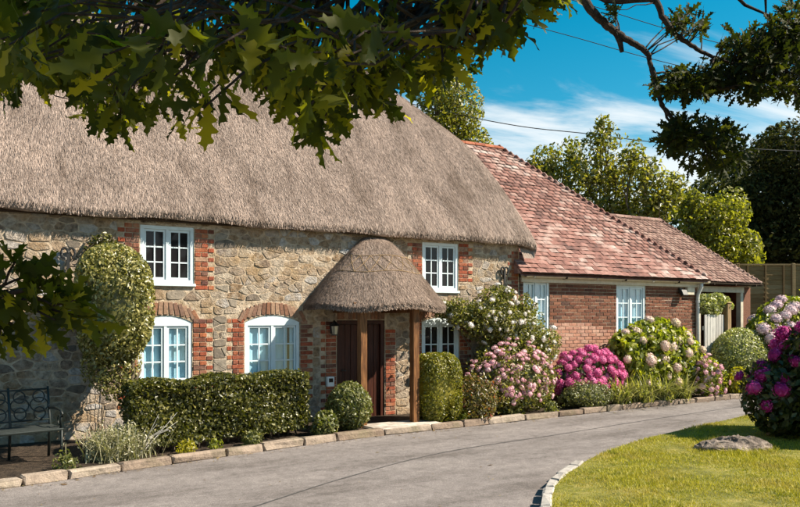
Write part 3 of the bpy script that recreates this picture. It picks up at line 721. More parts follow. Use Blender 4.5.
# porch: posts, plates and a rounded thatched hood --------------------
HU, HA, HB, HZ0, HZ1 = 6.6, 1.29, 1.34, 2.16, 3.36
def hood(phi, t):
    """phi 0..pi (right to left), t 0 apex .. 1 eave"""
    c, s_ = np.cos(phi), np.sin(phi)
    ru = .24 + (HA-.24)*t**1.02; rv = .12 + (HB-.12)*t
    x = HU + .12*(1-t) + np.sign(c)*np.abs(c)**.9*ru; y = -np.abs(s_)**.85*rv
    z = HZ1 - (HZ1-HZ0)*(t**1.16) + .03*np.sin(phi*5)*t - .22*(t > 0)*0
    return np.stack([x, y, z], -1)
ph = np.linspace(0, math.pi, 49); ts = np.r_[np.linspace(0, 1, 22)]
V = np.concatenate([hood(ph, np.full(49, t)) for t in ts]); nph = 49
F = [(j*nph+i, (j+1)*nph+i, (j+1)*nph+i+1, j*nph+i+1) for j in range(len(ts)-1) for i in range(nph-1)]
V = V.tolist(); F += [tuple(range(nph))]
last = [(len(ts)-1)*nph+i for i in range(nph)]; prev = last
for (sc_, dz) in ((.995, -.07), (.95, -.13), (.6, -.06)):
    b0 = len(V)
    for i in last: v = V[i]; V.append([HU+(v[0]-HU)*sc_, v[1]*sc_, v[2]+dz+.012*math.sin(i*1.7)])
    cur = list(range(b0, b0+nph)); F += [(prev[k], cur[k], cur[k+1], prev[k+1]) for k in range(nph-1)]; prev = cur
porch = new('porch_roof', np_mesh('porch_roof', V, F, M_THATCH2, True), cottage)
n = 52000; p_ = rng.uniform(.02, math.pi-.02, n); t_ = np.sqrt(rng.uniform(.0, 1.0, n)); e = .01
P = hood(p_, t_); dp = hood(p_+e, t_)-hood(p_-e, t_); dt = hood(p_, np.minimum(t_+e, 1.01))-hood(p_, t_-e)
Nn = unit(np.cross(dt, dp)); Nn *= np.sign((Nn*[0, -.3, 1]).sum(1))[:, None]
V, F = straws(P, Nn, unit(dt), .07, .22, .0016, .0042, .014, rng)
n2 = 5000; p2 = rng.uniform(0, math.pi, n2); P2 = hood(p2, np.full(n2, 1.0)); P2[:, 2] -= rng.uniform(0, .1, n2)
O = unit(np.stack([P2[:, 0]-HU, P2[:, 1], np.zeros(n2)], 1))
V2, F2 = straws(P2, O, O*.4+[0, 0, -.9], .05, .13, .003, .006, .03, rng)
tag(new('straw', np_mesh('straw', np.vstack([V, V2]), np.vstack([F, F2+len(V)]), M_THATCH2), porch), kind='stuff')
b = MB()
def hp(phi, t, up=.02): v = hood(np.array(phi), np.array(t)); return Vector(v) + Vector((0, -.6, .8)).normalized()*up
for t_ in (.36, .6):
    b.tube([hp(p, t_) for p in np.linspace(.25, 2.9, 24)], .0065, 5)
for k in range(7):
    p0 = .45 + k*.33; b.tube([hp(p0, .36), hp(p0+.16, .48), hp(p0+.33, .6)], .0055, 5); b.tube([hp(p0, .6), hp(p0+.16, .48), hp(p0+.33, .36)], .0055, 5)
b.obj('hazel_spars', M_POSTWOOD, porch)
for (x, y) in ((5.90, -1.04), (6.88, -1.12)):
    b = MB(); b.box(x-.065, x+.065, y-.065, y+.065, .05, 2.07, .012); p = b.obj('post', M_OAK, cottage)
    b = MB(); b.box(x-.1, x+.1, y-.1, y+.1, .0, .058, .01); b.obj('pad_stone', M_STEP, p)
b = MB(); b.box(5.72, 7.1, -1.09, -1.0, 2.07, 2.16, .008); b.obj('porch_beam', M_OAK, cottage)
for x in (5.9, 6.88): b = MB(); b.box(x-.045, x+.045, -.995, .01, 1.99, 2.07, .008); b.obj('porch_beam', M_OAK, cottage)
b = rough_block(1.35, .62, .085, 91, .01); o = b.obj('step_slab', M_STEP, cottage); o.location = (6.55, -1.22, .03); o.rotation_euler = (0, 0, .06)

# ------------------------------------------------------------------ tiled brick house
bh = thing('brick_house', 'low red brick house with clay tile hipped roof beside the cottage', 'house', (13, 0, 0))
BU0, BU1, BZ = 10.17, 15.82, 2.74
bops = [dict(u0=10.26, u1=10.98, z0=1.58, z1=2.7, r=0), dict(u0=13.0, u1=13.96, z0=1.5, z1=2.66, r=0)]
mb = strip_wall(BU0, BU1, 0, BZ, bops)
for (x, f) in ((BU1, (0, 1, 2, 3)),): mb.add([(x, 0, 0), (x, 7, 0), (x, 7, BZ), (x, 0, BZ)], [f])
mb.add([(BU0, 7, 0), (BU1, 7, 0), (BU1, 7, BZ), (BU0, 7, BZ)], [(3, 2, 1, 0)])
bwall = mb.obj('wall', M_MORTAR, bh)
blist = []
z = .05; k = 0
while z + .066 < BZ - .01:
    u = BU0 + .005 - (.115 if k % 2 else 0)
    while u < BU1 - .01:
        segs = [(max(u, BU0+.005), min(u+.218, BU1-.003))]
        for o in bops:
            if o['z0']-.05 < z+.07 and z < o['z1']+.0:
                ns = []
                for a, c in segs:
                    if c <= o['u0']-.005 or a >= o['u1']+.005: ns.append((a, c)); continue
                    if a < o['u0']-.005: ns.append((a, o['u0']-.005))
                    if c > o['u1']+.005: ns.append((o['u1']+.005, c))
                segs = ns
        for a, c in segs:
            if c-a > .04: blist.append(((a+c)/2, z+.033, c-a))
        u += .23
    z += CP; k += 1
blist.sort(key=lambda q: (0 if (q[1] > 1.55 and q[0] > 10.9) else 1, q[0]))
rest = {0: MB(), 1: MB()}; bm_cache = {}
for k, (cu, cz, w_) in enumerate(blist):
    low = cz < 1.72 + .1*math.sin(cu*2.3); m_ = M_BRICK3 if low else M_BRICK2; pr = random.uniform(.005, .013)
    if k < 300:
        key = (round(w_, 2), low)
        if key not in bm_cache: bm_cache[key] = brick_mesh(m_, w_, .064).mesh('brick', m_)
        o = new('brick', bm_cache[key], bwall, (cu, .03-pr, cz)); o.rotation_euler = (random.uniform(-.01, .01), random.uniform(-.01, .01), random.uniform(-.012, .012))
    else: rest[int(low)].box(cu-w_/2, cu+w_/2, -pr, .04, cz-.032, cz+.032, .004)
for q, m_ in ((0, M_BRICK2), (1, M_BRICK3)):
    if rest[q].V: tag(rest[q].obj('brickwork', m_, bwall), kind='stuff')
for o in bops: window(bh, o, 1)
b = MB(); b.box(BU0, BU1+.1, -.07, -.02, BZ-.09, BZ+.06, .005); b.obj('fascia', M_CREAM, bh)
# gutter: half-round with brackets
def half_gutter(parent, u0, u1, y, z, r, m_, name='gutter'):
    b = MB(); n_ = 10; V = []; 
    for x in (u0, u1):
        for k in range(n_+1):
            a = math.pi + math.pi*k/n_; V.append((x, y+math.cos(a)*r, z+math.sin(a)*r))
        for k in range(n_, -1, -1):
            a = math.pi + math.pi*k/n_; V.append((x, y+math.cos(a)*r*.88, z+math.sin(a)*r*.88))
    q = 2*(n_+1); F = [(k, (k+1) % q, q+(k+1) % q, q+k) for k in range(q)] + [tuple(range(q))[::-1], tuple(range(q, 2*q))]
    b.add(V, F); g = b.obj(name, m_, parent, False)
    for k in range(int((u1-u0)/.9)+1):
        c = MB(); x = u0+.2+k*.9
        if x < u1: c.box(x-.015, x+.015, y-r-.008, y+r+.02, z-r-.01, z-r*.3, .003); c.obj('gutter_bracket', M_DARKWOOD if k % 2 else m_, g)
half_gutter(bh, BU0+.02, BU1+.22, -.16, BZ+.055, .055, M_CREAM)
b = MB(); x = 15.76
b.tube([(x, -.16, BZ+.01), (x, -.16, BZ-.08), (x, -.06, BZ-.26), (x, -.055, BZ-.36), (x, -.055, .08)], .045, 10); dp_ = b.obj('downpipe', M_PIPE, bh, True)
for z in (2.3, 1.2): b = MB(); b.tube([(x, -.055, z-.03), (x, -.055, z+.03)], .056, 10); b.obj('pipe_collar', M_PIPE, dp_)
# tiles on planes ------------------------------------------------------
def tile_mesh(m_, w_=.176, l=.2, th=.034):
    mb = MB(); n_ = 3; V = []
    for k in range(n_+1):
        x = -w_/2 + w_*k/n_; cam_ = .006*(1-(2*x/w_)**2)
        for y in (-l/2, l/2):
            V += [(x, y, cam_), (x, y, cam_-th)]
    F = []
    for k in range(n_):
        a = k*4; c = a+4; F += [(a, c, c+2, a+2), (a+1, a+3, c+3, c+1), (a, a+1, c+1, c), (a+2, c+2, c+3, a+3)]
    F += [(0, 2, 3, 1), (n_*4, n_*4+1, n_*4+3, n_*4+2)]
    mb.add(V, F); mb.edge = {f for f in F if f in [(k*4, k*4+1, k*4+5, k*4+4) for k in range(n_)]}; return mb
def tile_plane(O, ud, sd, nd, length, gauge, wid, uspan, parent, m_, name_rest, single=300, rankf=None, seed=1):
    """O origin at eave; ud along eave; sd up slope; uspan(s) -> (u0,u1)"""
    r = random.Random(seed); tl = []; s_ = 0; k = 0
    while s_ < length - .02:
        a, c = uspan(s_); u = a - (wid*.5 if k % 2 else 0)
        while u < c:
            x0, x1 = max(u, a), min(u+wid, c)
            if x1-x0 > wid*.25: tl.append(((x0+x1)/2, s_, x1-x0))
            u += wid
        s_ += gauge; k += 1
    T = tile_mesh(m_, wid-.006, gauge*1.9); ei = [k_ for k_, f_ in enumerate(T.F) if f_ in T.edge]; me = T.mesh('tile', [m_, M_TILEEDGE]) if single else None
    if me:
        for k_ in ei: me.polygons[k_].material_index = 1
    base = Matrix((ud, sd, nd)).transposed().to_4x4()
    V0 = np.array(T.V)
    if rankf: tl.sort(key=rankf)
    RV, RF = [], []; nF = T.F
    for i_, (u, s2, w_) in enumerate(tl):
        c = O + ud*u + sd*(s2+gauge*.75) + nd*(.036+r.uniform(-.005, .007))
        rot = base @ Euler((R(-5.5) + r.uniform(-.03, .03), r.uniform(-.025, .025), r.uniform(-.03, .03))).to_matrix().to_4x4()
        if i_ < single:
            o = new('tile', me, parent, c); o.rotation_euler = rot.to_euler(); o.scale = (w_/wid, 1, 1)
        else:
            RV.append((np.array(rot.to_3x3()) @ (V0*[w_/wid, 1, 1]).T).T + np.array(c)); RF.append(np.array(nF)+len(V0)*(len(RV)-1))
    if RV:
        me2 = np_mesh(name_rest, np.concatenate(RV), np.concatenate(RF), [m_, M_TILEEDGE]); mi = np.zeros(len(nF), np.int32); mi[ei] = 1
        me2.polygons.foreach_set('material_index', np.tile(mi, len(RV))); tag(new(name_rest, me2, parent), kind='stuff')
def hip_house_roof(parent, u0, u1, ye, ze, dep, pit, m_, mr_, wid, gauge, single, left_hip=False, seed=1, nbon=.2, ridge_len=None):
    """front slope + right hip + back slope; ridge at ye+dep"""
    tp = math.tan(pit); b = MB(); zr = ze+dep*tp; ur = u1-dep; uL = u0
    V = [(uL, ye, ze), (u1, ye, ze), (ur, ye+dep, zr), (uL, ye+dep, zr), (u1, ye+2*dep, ze), (uL, ye+2*dep, ze)]
    b.add([(x, y, z_-.015) for x, y, z_ in V], [(0, 1, 2, 3), (1, 4, 2), (4, 5, 3, 2), (0, 3, 5)])
    b.add([(x, y, z_-.06) for x, y, z_ in V], [(3, 2, 1, 0), (2, 4, 1), (2, 3, 5, 4)])
    rf_ = b.obj('roof', m_, parent)
    sl_ = dep/math.cos(pit); nd = Vector((0, -math.sin(pit), math.cos(pit))); sd = Vector((0, math.cos(pit), math.sin(pit)))
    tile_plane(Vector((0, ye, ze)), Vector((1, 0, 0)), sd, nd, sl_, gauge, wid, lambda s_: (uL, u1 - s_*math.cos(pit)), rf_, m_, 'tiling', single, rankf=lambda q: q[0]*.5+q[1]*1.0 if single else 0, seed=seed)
    nd = Vector((math.sin(pit), 0, math.cos(pit))); sd = Vector((-math.cos(pit), 0, math.sin(pit)))
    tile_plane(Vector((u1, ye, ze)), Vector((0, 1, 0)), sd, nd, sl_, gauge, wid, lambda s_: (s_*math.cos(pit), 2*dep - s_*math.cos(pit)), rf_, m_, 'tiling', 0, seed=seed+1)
    # hip bonnets
    A = Vector((u1, ye, ze)); B_ = Vector((ur, ye+dep, zr)); Lh = (B_-A).length; dr = (B_-A).normalized(); side = dr.cross(Vector((0, 0, 1))).normalized(); up = side.cross(dr)
    nb = int(Lh/nbon); hb = MB()
    n_ = 6
    for k in range(nb):
        q = A+dr*(nbon*(k+.5)); ll_ = nbon*.62; V = []
        for e_, (sg, lift) in enumerate(((-1, .035), (1, .008))):
            for t_ in range(n_+1):
                a = math.pi*t_/n_; V.append(q + dr*ll_*sg + side*math.cos(a)*.095 + up*(math.sin(a)*.06+lift-.02))
            for t_ in range(n_, -1, -1):
                a = math.pi*t_/n_; V.append(q + dr*ll_*sg + side*math.cos(a)*.08 + up*(math.sin(a)*.045+lift-.02))
        h_ = MB(); m2 = 2*(n_+1); h_.add(V, [(t_, (t_+1) % m2, m2+(t_+1) % m2, m2+t_) for t_ in range(m2)] + [tuple(range(m2))[::-1], tuple(range(m2, 2*m2))])
        if single: h_.obj('hip_tile', m_, rf_)
        else: hb.add(h_.V, h_.F)
    if hb.V: hb.obj('hip_tiles', m_, rf_)
    # ridge
    k = 0; x = ur+.05
    hb = MB()
    while x > uL:
        V = []
        for xx, rr in ((x, .1), (x-.3, .1)):
            for t_ in range(n_+1): a = math.pi*t_/n_; V.append((xx, ye+dep+math.cos(a)*.12, zr-.02+math.sin(a)*.09))
            for t_ in range(n_, -1, -1): a = math.pi*t_/n_; V.append((xx, ye+dep+math.cos(a)*.1, zr-.02+math.sin(a)*.07))
        h_ = MB(); m2 = 2*(n_+1); h_.add(V, [(t_, (t_+1) % m2, m2+(t_+1) % m2, m2+t_) for t_ in range(m2)] + [tuple(range(m2))[::-1], tuple(range(m2, 2*m2))])
        if single: h_.obj('ridge_tile', mr_, rf_)
        else: hb.add(h_.V, h_.F)
        x -= .31
    if hb.V: hb.obj('ridge_tiles', mr_, rf_)
    return rf_
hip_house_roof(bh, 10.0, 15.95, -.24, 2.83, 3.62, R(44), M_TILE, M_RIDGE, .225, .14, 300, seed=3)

# ------------------------------------------------------------------ outbuilding behind
ob = thing('outbuilding', 'small brown tiled outbuilding with dark open bay behind the gate', 'outbuilding', (18, .9, 0))
mb = MB()
mb.box(16.2, 17.02, .95, 1.15, 0, 2.76); mb.box(18.95, 19.35, .95, 1.15, 0, 2.76); mb.box(16.2, 19.35, 4.4, 4.6, 0, 2.76); mb.box(19.15, 19.35, 1.151, 4.399, 0, 2.76); mb.box(16.2, 16.4, 1.151, 4.399, 0, 2.76)
mb.obj('wall', M_BRICK2, ob)
b = MB(); b.box(17.02, 19.0, .9, 1.05, 2.6, 2.76, .006); b.obj('lintel', M_CREAM, ob)
for x in (17.08, 18.9): b = MB(); b.box(x-.06, x+.06, .9, 1.04, 0, 2.598, .006); b.obj('post', M_CREAM, ob)
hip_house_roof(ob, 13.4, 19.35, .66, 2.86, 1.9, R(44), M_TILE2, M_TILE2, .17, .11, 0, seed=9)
half_gutter(ob, 16.2, 19.4, .66, 2.84, .06, M_DARKWOOD)

# gate, post, fence ----------------------------------------------------
gate = thing('garden_gate', 'pale silvered boarded gate beside the downpipe', 'gate', (16.3, -.1, 0))
for k in range(7):
    x = 15.93+k*.108; b = MB(); b.box(x, x+.1, -.13, -.105, .12, 1.98+.01*(k % 2), .004); b.obj('board', M_GREYWOOD, gate)
b = MB(); b.box(15.93, 16.68, -.1, -.06, .4, .5); b.box(15.93, 16.68, -.1, -.06, 1.6, 1.7); b.obj('rail', M_GREYWOOD, gate)
b = MB(); b.box(16.72, 16.88, -.2, -.04, 0, 2.26, .015); b.box(16.705, 16.895, -.215, -.025, 2.265, 2.3, .008)
tag(b.obj('gate_post', M_POSTWOOD), 'square brown wooden gate post between gate and pink hydrangea', 'post')
fence = thing('garden_fence', 'tall brown horizontal board fence under the dark trees', 'fence', (23.5, 3, 1.7))
A = Vector((20.9, 4.5, 0)); B_ = Vector((26.1, 1.4, 0)); dr = (B_-A).normalized(); nrm = Vector((dr.y, -dr.x, 0)); ln_ = (B_-A).length
ztop = 3.68
for k in range(4):
    q = A+dr*(k*1.86); b = MB(); b.obox(q+Vector((0, 0, 2.6)), dr, nrm, Vector((0, 0, 1)), .055, .055, 1.12, .01); b.obj('post', M_FENCE, fence)
for k in range(3):
    q = A+dr*(k*1.86+.93)
    for j in range(12):
        b = MB(); z = ztop-.12-j*.155; b.obox(q+Vector((0, 0, z))+nrm*.0, dr, (nrm+Vector((0, 0, .09))).normalized(), (Vector((0, 0, 1))-nrm*.09).normalized(), .868, .008, .083); b.obj('board', M_FENCE, fence)
    for e_ in (-.5, 0, .5):
        b = MB(); b.obox(q+dr*e_*1.2+Vector((0, 0, 2.75))+nrm*.035, dr, nrm, Vector((0, 0, 1)), .025, .018, .9); b.obj('batten', M_FENCE, fence)
    b = MB(); b.obox(q+Vector((0, 0, ztop)), dr, nrm, Vector((0, 0, 1)), .868, .04, .025); b.obj('capping', M_FENCE, fence)

# ------------------------------------------------------------------ small wall fittings
def scroll_bracket(u, label):
    t = thing('wall_tie', label, 'wall tie', (u, -.05, 2.78), 'black iron scroll ties on the cottage wall')
    b = MB()
    b.box(u-.022, u+.022, -.07, -.045, 2.6, 2.92); b.obj('bar', M_IRON, t)
    for sg in (-1, 1):
        P = [(u+sg*(.0+.075*(1-math.cos(a))*.62), -.057, 2.86+.075*math.sin(a)) for a in np.linspace(0, math.pi*1.45, 14)]
        b = MB(); b.tube(P, .02, 6); b.obj('scroll', M_IRON, t)
        P = [(u+sg*.07, -.057, 2.86), (u+sg*.1, -.057, 2.75), (u+sg*.08, -.057, 2.64)]
    b = MB(); b.tube([(u, -.06, 2.76), (u, .03, 2.76)], .018, 8); b.obj('bolt', M_IRON, t)
scroll_bracket(1.5, 'black iron scroll tie on the wall above the tall clipped shrub')
scroll_bracket(9.72, 'black iron scroll tie on the wall at the corner by the climbing rose')
t = thing('wall_lantern', 'small lantern fixed beside the porch door', 'lantern', (5.84, -.1, 1.72))
b = MB(); b.box(5.80, 5.88, -.02, .0, 1.62, 1.82, .004); b.tube([(5.84, -.02, 1.79), (5.84, -.1, 1.86), (5.84, -.13, 1.84)], .01, 6); b.obj('bracket', M_IRON, t)
b = MB()
for k in range(4):
    a = math.pi/4+k*math.pi/2; b.tube([(5.84+math.cos(a)*.05, -.13+math.sin(a)*.05, 1.6), (5.84+math.cos(a)*.075, -.13+math.sin(a)*.075, 1.76)], .006, 5)
b.tube([(5.84, -.13, 1.76), (5.84, -.13, 1.775), (5.84, -.13, 1.84)], [.1, .09, .015], 8); b.tube([(5.84, -.13, 1.59), (5.84, -.13, 1.605)], .06, 8); b.obj('cage', M_IRON, t)
b = MB(); b.tube([(5.84, -.13, 1.61), (5.84, -.13, 1.755)], [.042, .062], 8); b.obj('glass', M_LAMPGLASS, t)
t = thing('letter_box', 'small white box on the brickwork left of the door', 'box', (5.79, -.04, .78))
b = MB(); b.box(5.72, 5.86, -.075, .0, .68, .86, .01); b.obj('case', M_WHITE, t)
b = MB(); b.box(5.75, 5.83, -.079, -.0745, .76, .83); b.obj('dial', M_DARKWOOD, t)
t = thing('floodlight', 'black floodlight under the gutter of the brick house', 'light', (15.15, -.05, 2.5))
b = MB(); b.box(15.1, 15.22, -.06, -.012, 2.5, 2.62, .006); b.obj('mount', M_IRON, t)
b = MB(); b.obox((15.16, -.12, 2.5), Vector((1, 0, 0)), Vector((0, .9, -.43)).normalized(), Vector((0, .43, .9)).normalized(), .1, .045, .08, .012); b.obj('lamp_head', M_IRON, t)
t = thing('junction_box', 'beige box on the brick wall next to the floodlight', 'box', (15.48, -.05, 2.55))
b = MB(); b.box(15.34, 15.62, -.09, -.012, 2.46, 2.64, .01); b.obj('case', M_CREAM, t)
b = MB(); b.box(15.33, 15.63, -.1, -.012, 2.642, 2.66, .004); b.obj('lid', M_CREAM, t)

# ------------------------------------------------------------------ iron bench
bench = thing('garden_bench', 'dark green ornate metal bench against the cottage wall', 'bench', (.6, -1.6, .08))
BY0, BY1 = -1.42, -1.86
slope = .0
def brod(name, P, r, n=6, par=None):
    b = MB(); b.tube(P, r, n); return b.obj(name, M_BENCH, par or bench, True)
for x in (-.55, .62, 1.1): brod('back_post', [(x, BY0+.06, .09), (x, BY0, .5), (x, BY0+.1, 1.0)], [.018, .018, .016])
for x in (-.55, 1.1):
    brod('leg', [(x, BY1, .07), (x, BY1, .5)], .016)
    brod('armrest', [(x, BY0+.05, .72), (x, (BY0+BY1)/2, .745), (x, BY1+.02, .73), (x, BY1-.03, .69), (x, BY1-.01, .65)], .016)
    brod('arm_post', [(x, BY1+.02, .5), (x, BY1+.02, .73)], .013)
    brod('arm_scroll', [(x, BY1+.09+.05*math.cos(a), .6+.06*math.sin(a)) for a in np.linspace(0, 6.28, 14)], .008)
fr = MB(); fr.tube([(-.57, BY0, .5), (1.12, BY0, .5)], .014, 6); fr.tube([(-.57, BY1, .49), (1.12, BY1, .49)], .018, 6); fr.obj('seat_frame', M_BENCH, bench)
for k in range(6):
    y = BY0-.05-k*.068; b = MB(); b.box(-.56, 1.11, y-.026, y+.026, .5, .515, .004); b.obj('slat', M_BENCH, bench)
for z_ in (.58, .97): brod('back_rail', [(-.55, BY0+.012 if z_ < .7 else BY0+.09, z_), (1.1, BY0+.012 if z_ < .7 else BY0+.09, z_)], .012)
def ring(cx, cz, rx, rz):
    yb = BY0+.012+(cz-.58)/.39*.078
    brod('scrollwork', [(cx+rx*math.cos(a), yb+rz*math.sin(a)*.2, cz+rz*math.sin(a)) for a in np.linspace(0, 2*math.pi, 17)], .009, 5)
for k in range(7):
    cx = -.43+k*.235
    ring(cx, .775, .11, .09); ring(cx, .88, .07, .075); ring(cx, .67, .07, .075)

bench.rotation_euler = (0, 0, .2); bench.location.x += .07
# ------------------------------------------------------------------ foliage tools
def leaves(P, Nn, size, r, asp=.55, jit=.6, droop=0.0, fold=.25, svar=.45):
    n = len(P); Nn = unit(unit(Nn) + r.normal(0, jit, (n, 3)))
    D = unit(np.cross(Nn, r.normal(0, 1, (n, 3)))); D[:, 2] -= droop; D = unit(D); W = unit(np.cross(D, Nn)); Nn = np.cross(W, D)
    s_ = (size*(1+r.uniform(-svar, svar, n)))[:, None]
    a = P - D*s_*.5; b_ = P + D*s_*.5; m_ = P - D*s_*.04
    l_ = m_ - W*s_*asp*.5 + Nn*s_*fold*.4; q = m_ + W*s_*asp*.5 + Nn*s_*fold*.4
    V = np.stack([a, q, b_, l_], 1).reshape(-1, 3); i_ = np.arange(n)[:, None]*4
    F = np.concatenate([i_+[0, 1, 2], i_+[0, 2, 3]])
    return V, F
def lumpy(r, k=14, amp=.16, w_=.12):
    C = unit(r.normal(0, 1, (k, 3))); A = r.uniform(-amp, amp, k)
    return lambda d: 1 + (A*np.exp(-(1-d@C.T)/w_)).sum(1)
def blob(c, rad, n, r, shell=.3, amp=.14, zmin=None, power=1.0, w_=.12):
    """points and normals on a lumpy ellipsoid; power>1 boxes it up (superellipsoid)"""
    d = unit(r.normal(0, 1, (n, 3))); f = lumpy(r, amp=amp, w_=w_)(d)
    e = np.sign(d)*np.abs(d)**(1/power); e = e/ (np.abs(e)**(2*power)).sum(1, keepdims=True)**(1/(2*power)) if power != 1 else d
    rr = f*(1-shell*r.rand(n)**1.6)
    P = np.array(c) + e*np.array(rad)*rr[:, None]; Nn = unit(d/np.array(rad))
    if zmin is not None: k = P[:, 2] > zmin; P, Nn = P[k], Nn[k]
    return P, Nn
def join(parts):
    V = []; F = []; b = 0
    for v, f in parts: V.append(v); F.append(f+b); b += len(v)
    return np.concatenate(V), np.concatenate(F)
def core(c, rad, r, power=1.0, nlat=12, nlon=18, zmin=None):
    V = []; 
    for i_ in range(nlat+1):
        for j in range(nlon):
            t = math.pi*i_/nlat; p = 2*math.pi*j/nlon; d = np.array([math.sin(t)*math.cos(p), math.sin(t)*math.sin(p), math.cos(t)])
            e = np.sign(d)*np.abs(d)**(1/power); e = e/((np.abs(e)**(2*power)).sum()**(1/(2*power)))
            v = np.array(c)+e*np.array(rad)*(1+r.uniform(-.05, .05))
            if zmin is not None: v[2] = max(v[2], zmin)
            V.append(v)
    F = []
    for i_ in range(nlat):
        for j in range(nlon):
            a = i_*nlon+j; b_ = i_*nlon+(j+1) % nlon; F += [(a, a+nlon, b_), (b_, a+nlon, b_+nlon)]
    return np.array(V), np.array(F)
def stems(name, base, tips, r0, parent, m_=None, seed=1):
    r = np.random.RandomState(seed); b = MB()
    for t in tips:
        a = Vector(base)+Vector((r.uniform(-.05, .05), r.uniform(-.05, .05), 0)); t = Vector(t); mid = a.lerp(t, .5)+Vector((r.uniform(-.1, .1)*(t-a).length*.5, r.uniform(-.1, .1)*(t-a).length*.5, .12*(t-a).length))
        b.tube([a, a.lerp(mid, .6), mid, t], [r0, r0*.8, r0*.6, r0*.25], 6)
    return b.obj(name, m_ or M_BARK, parent, True)

# flower head meshes (shared)
def flower_head_mesh(name, m_, nf, seed, flat=.8, pet=.32):
    r = np.random.RandomState(seed); k = np.arange(nf)+.5
    ph_ = np.arccos(1-1.7*k/nf); th = math.pi*(1+5**.5)*k
    d = np.stack([np.sin(ph_)*np.cos(th), np.sin(ph_)*np.sin(th), np.cos(ph_)], 1); d = unit(d + r.normal(0, .08, d.shape))
    P = d*[1, 1, flat]*(1+r.uniform(-.1, .1, (nf, 1))); V = []; F = []
    for p, q in zip(P, d):
        a = np.cross(q, r.normal(0, 1, 3)); a /= np.linalg.norm(a); c = np.cross(q, a); b0 = len(V); s_ = pet*r.uniform(.75, 1.2)
        V += [p+q*.03] + [p + (a*math.cos(w_)+c*math.sin(w_))*s_*(1 if k_ % 2 == 0 else .45) + q*(.06*r.uniform(-1, 1) if k_ % 2 == 0 else 0) for k_, w_ in enumerate(np.linspace(0, 2*math.pi, 8, endpoint=False))]
        F += [(b0, b0+1+k_, b0+1+(k_+1) % 8) for k_ in range(8)]
    b0 = len(V); cv_, cf_ = core((0, 0, -.05), (.86, .86, .86*flat), r, 1.0, 6, 9); V += list(cv_); F += [tuple(int(x)+b0 for x in f_) for f_ in cf_]
    return np_mesh(name, V, F, m_)
def spread(P, Nn, n, mind, r):
    """pick n well-spread points"""
    order = r.permutation(len(P)); ch = []
    for i_ in order:
        if all(np.linalg.norm(P[i_]-P[j]) > mind for j in ch):
            ch.append(i_)
            if len(ch) >= n: break
    return ch
def put_heads(parent, name, mesh_list, P, Nn, ch, r0, r1, r, out_=.03, label=None):
    for i_ in ch:
        nn = Vector(Nn[i_]).normalized(); nn = (nn+Vector((r.uniform(-.25, .25), r.uniform(-.25, .25), .15+r.uniform(-.1, .3)))).normalized()
        p = Vector(P[i_]) + Vector(Nn[i_]).normalized()*out_
        o = new(name, mesh_list[r.randint(len(mesh_list))], parent, p)
        o.rotation_euler = (nn.to_track_quat('Z', 'Y') @ Euler((0, 0, r.uniform(0, 6.28))).to_quaternion()).to_euler(); s_ = r.uniform(r0, r1); o.scale = (s_, s_, s_*r.uniform(.8, 1.05))
def cam_facing(P, Nn, lim=.05):
    v = unit(np.array(CAM)-P); return np.where((unit(Nn)*v).sum(1) > lim)[0]
def bushy(name, label, cat, c, rad, n, size, m_, seed, power=1.0, amp=.18, shell=.38, jit=.75, zmin=.05, cr=.66, group=None, asp=.55, extra=(), droop=0, w_=.12, stem_r=.025, sprays=0):
    r = np.random.RandomState(seed); t = thing(name, label, cat, (c[0], c[1], gz(c[0], c[1])+.05), group)
    P, Nn = blob(c, rad, n, r, shell, amp, zmin, power, w_); parts = [leaves(P, Nn, size, r, asp, jit, droop)]
    if cr: parts.append(core(c, np.array(rad)*cr, r, power, zmin=max(zmin, .02)))
    for (c2, r2, n2) in extra:
        P2, N2 = blob(c2, r2, n2, r, shell, amp, zmin, power, w_); parts.append(leaves(P2, N2, size, r, asp, jit, droop))
        if cr: parts.append(core(c2, np.array(r2)*cr, r, power, 8, 12, zmin=max(zmin, .02)))
        P = np.concatenate([P, P2]); Nn = np.concatenate([Nn, N2])
    if sprays:
        d = unit(r.normal(0, 1, (sprays, 3))+[0, -.3, .35]); cc = [(c, rad)]+[(e_[0], e_[1]) for e_ in extra]; SP = []; SN = []
        for k in range(sprays):
            c2, r2 = cc[r.randint(len(cc))]
            for u_ in np.linspace(.75, 1.15+.3*r.rand(), 16): SP.append(np.array(c2)+d[k]*np.array(r2)*u_+[0, 0, -.12*max(0, u_-1)**2]+r.normal(0, .025, 3)); SN.append(d[k]+r.normal(0, .8, 3))
        SP, SN = np.array(SP), np.array(SN); k = SP[:, 2] > zmin; SP, SN = SP[k], SN[k]; parts.append(leaves(SP, SN, size, r, asp, jit)); P = np.concatenate([P, SP]); Nn = np.concatenate([Nn, SN])
    V, F = join(parts); fo = new('foliage', np_mesh('foliage', V, F, m_), t)
    tips = [np.array(c)+np.array(rad)*[r.uniform(-.5, .5), r.uniform(-.5, .5), r.uniform(-.3, .4)] for _ in range(5)]
    stems('stems', (c[0], c[1], gz(c[0], c[1])+.02), tips, stem_r, t, seed=seed)
    return t, P, Nn, r

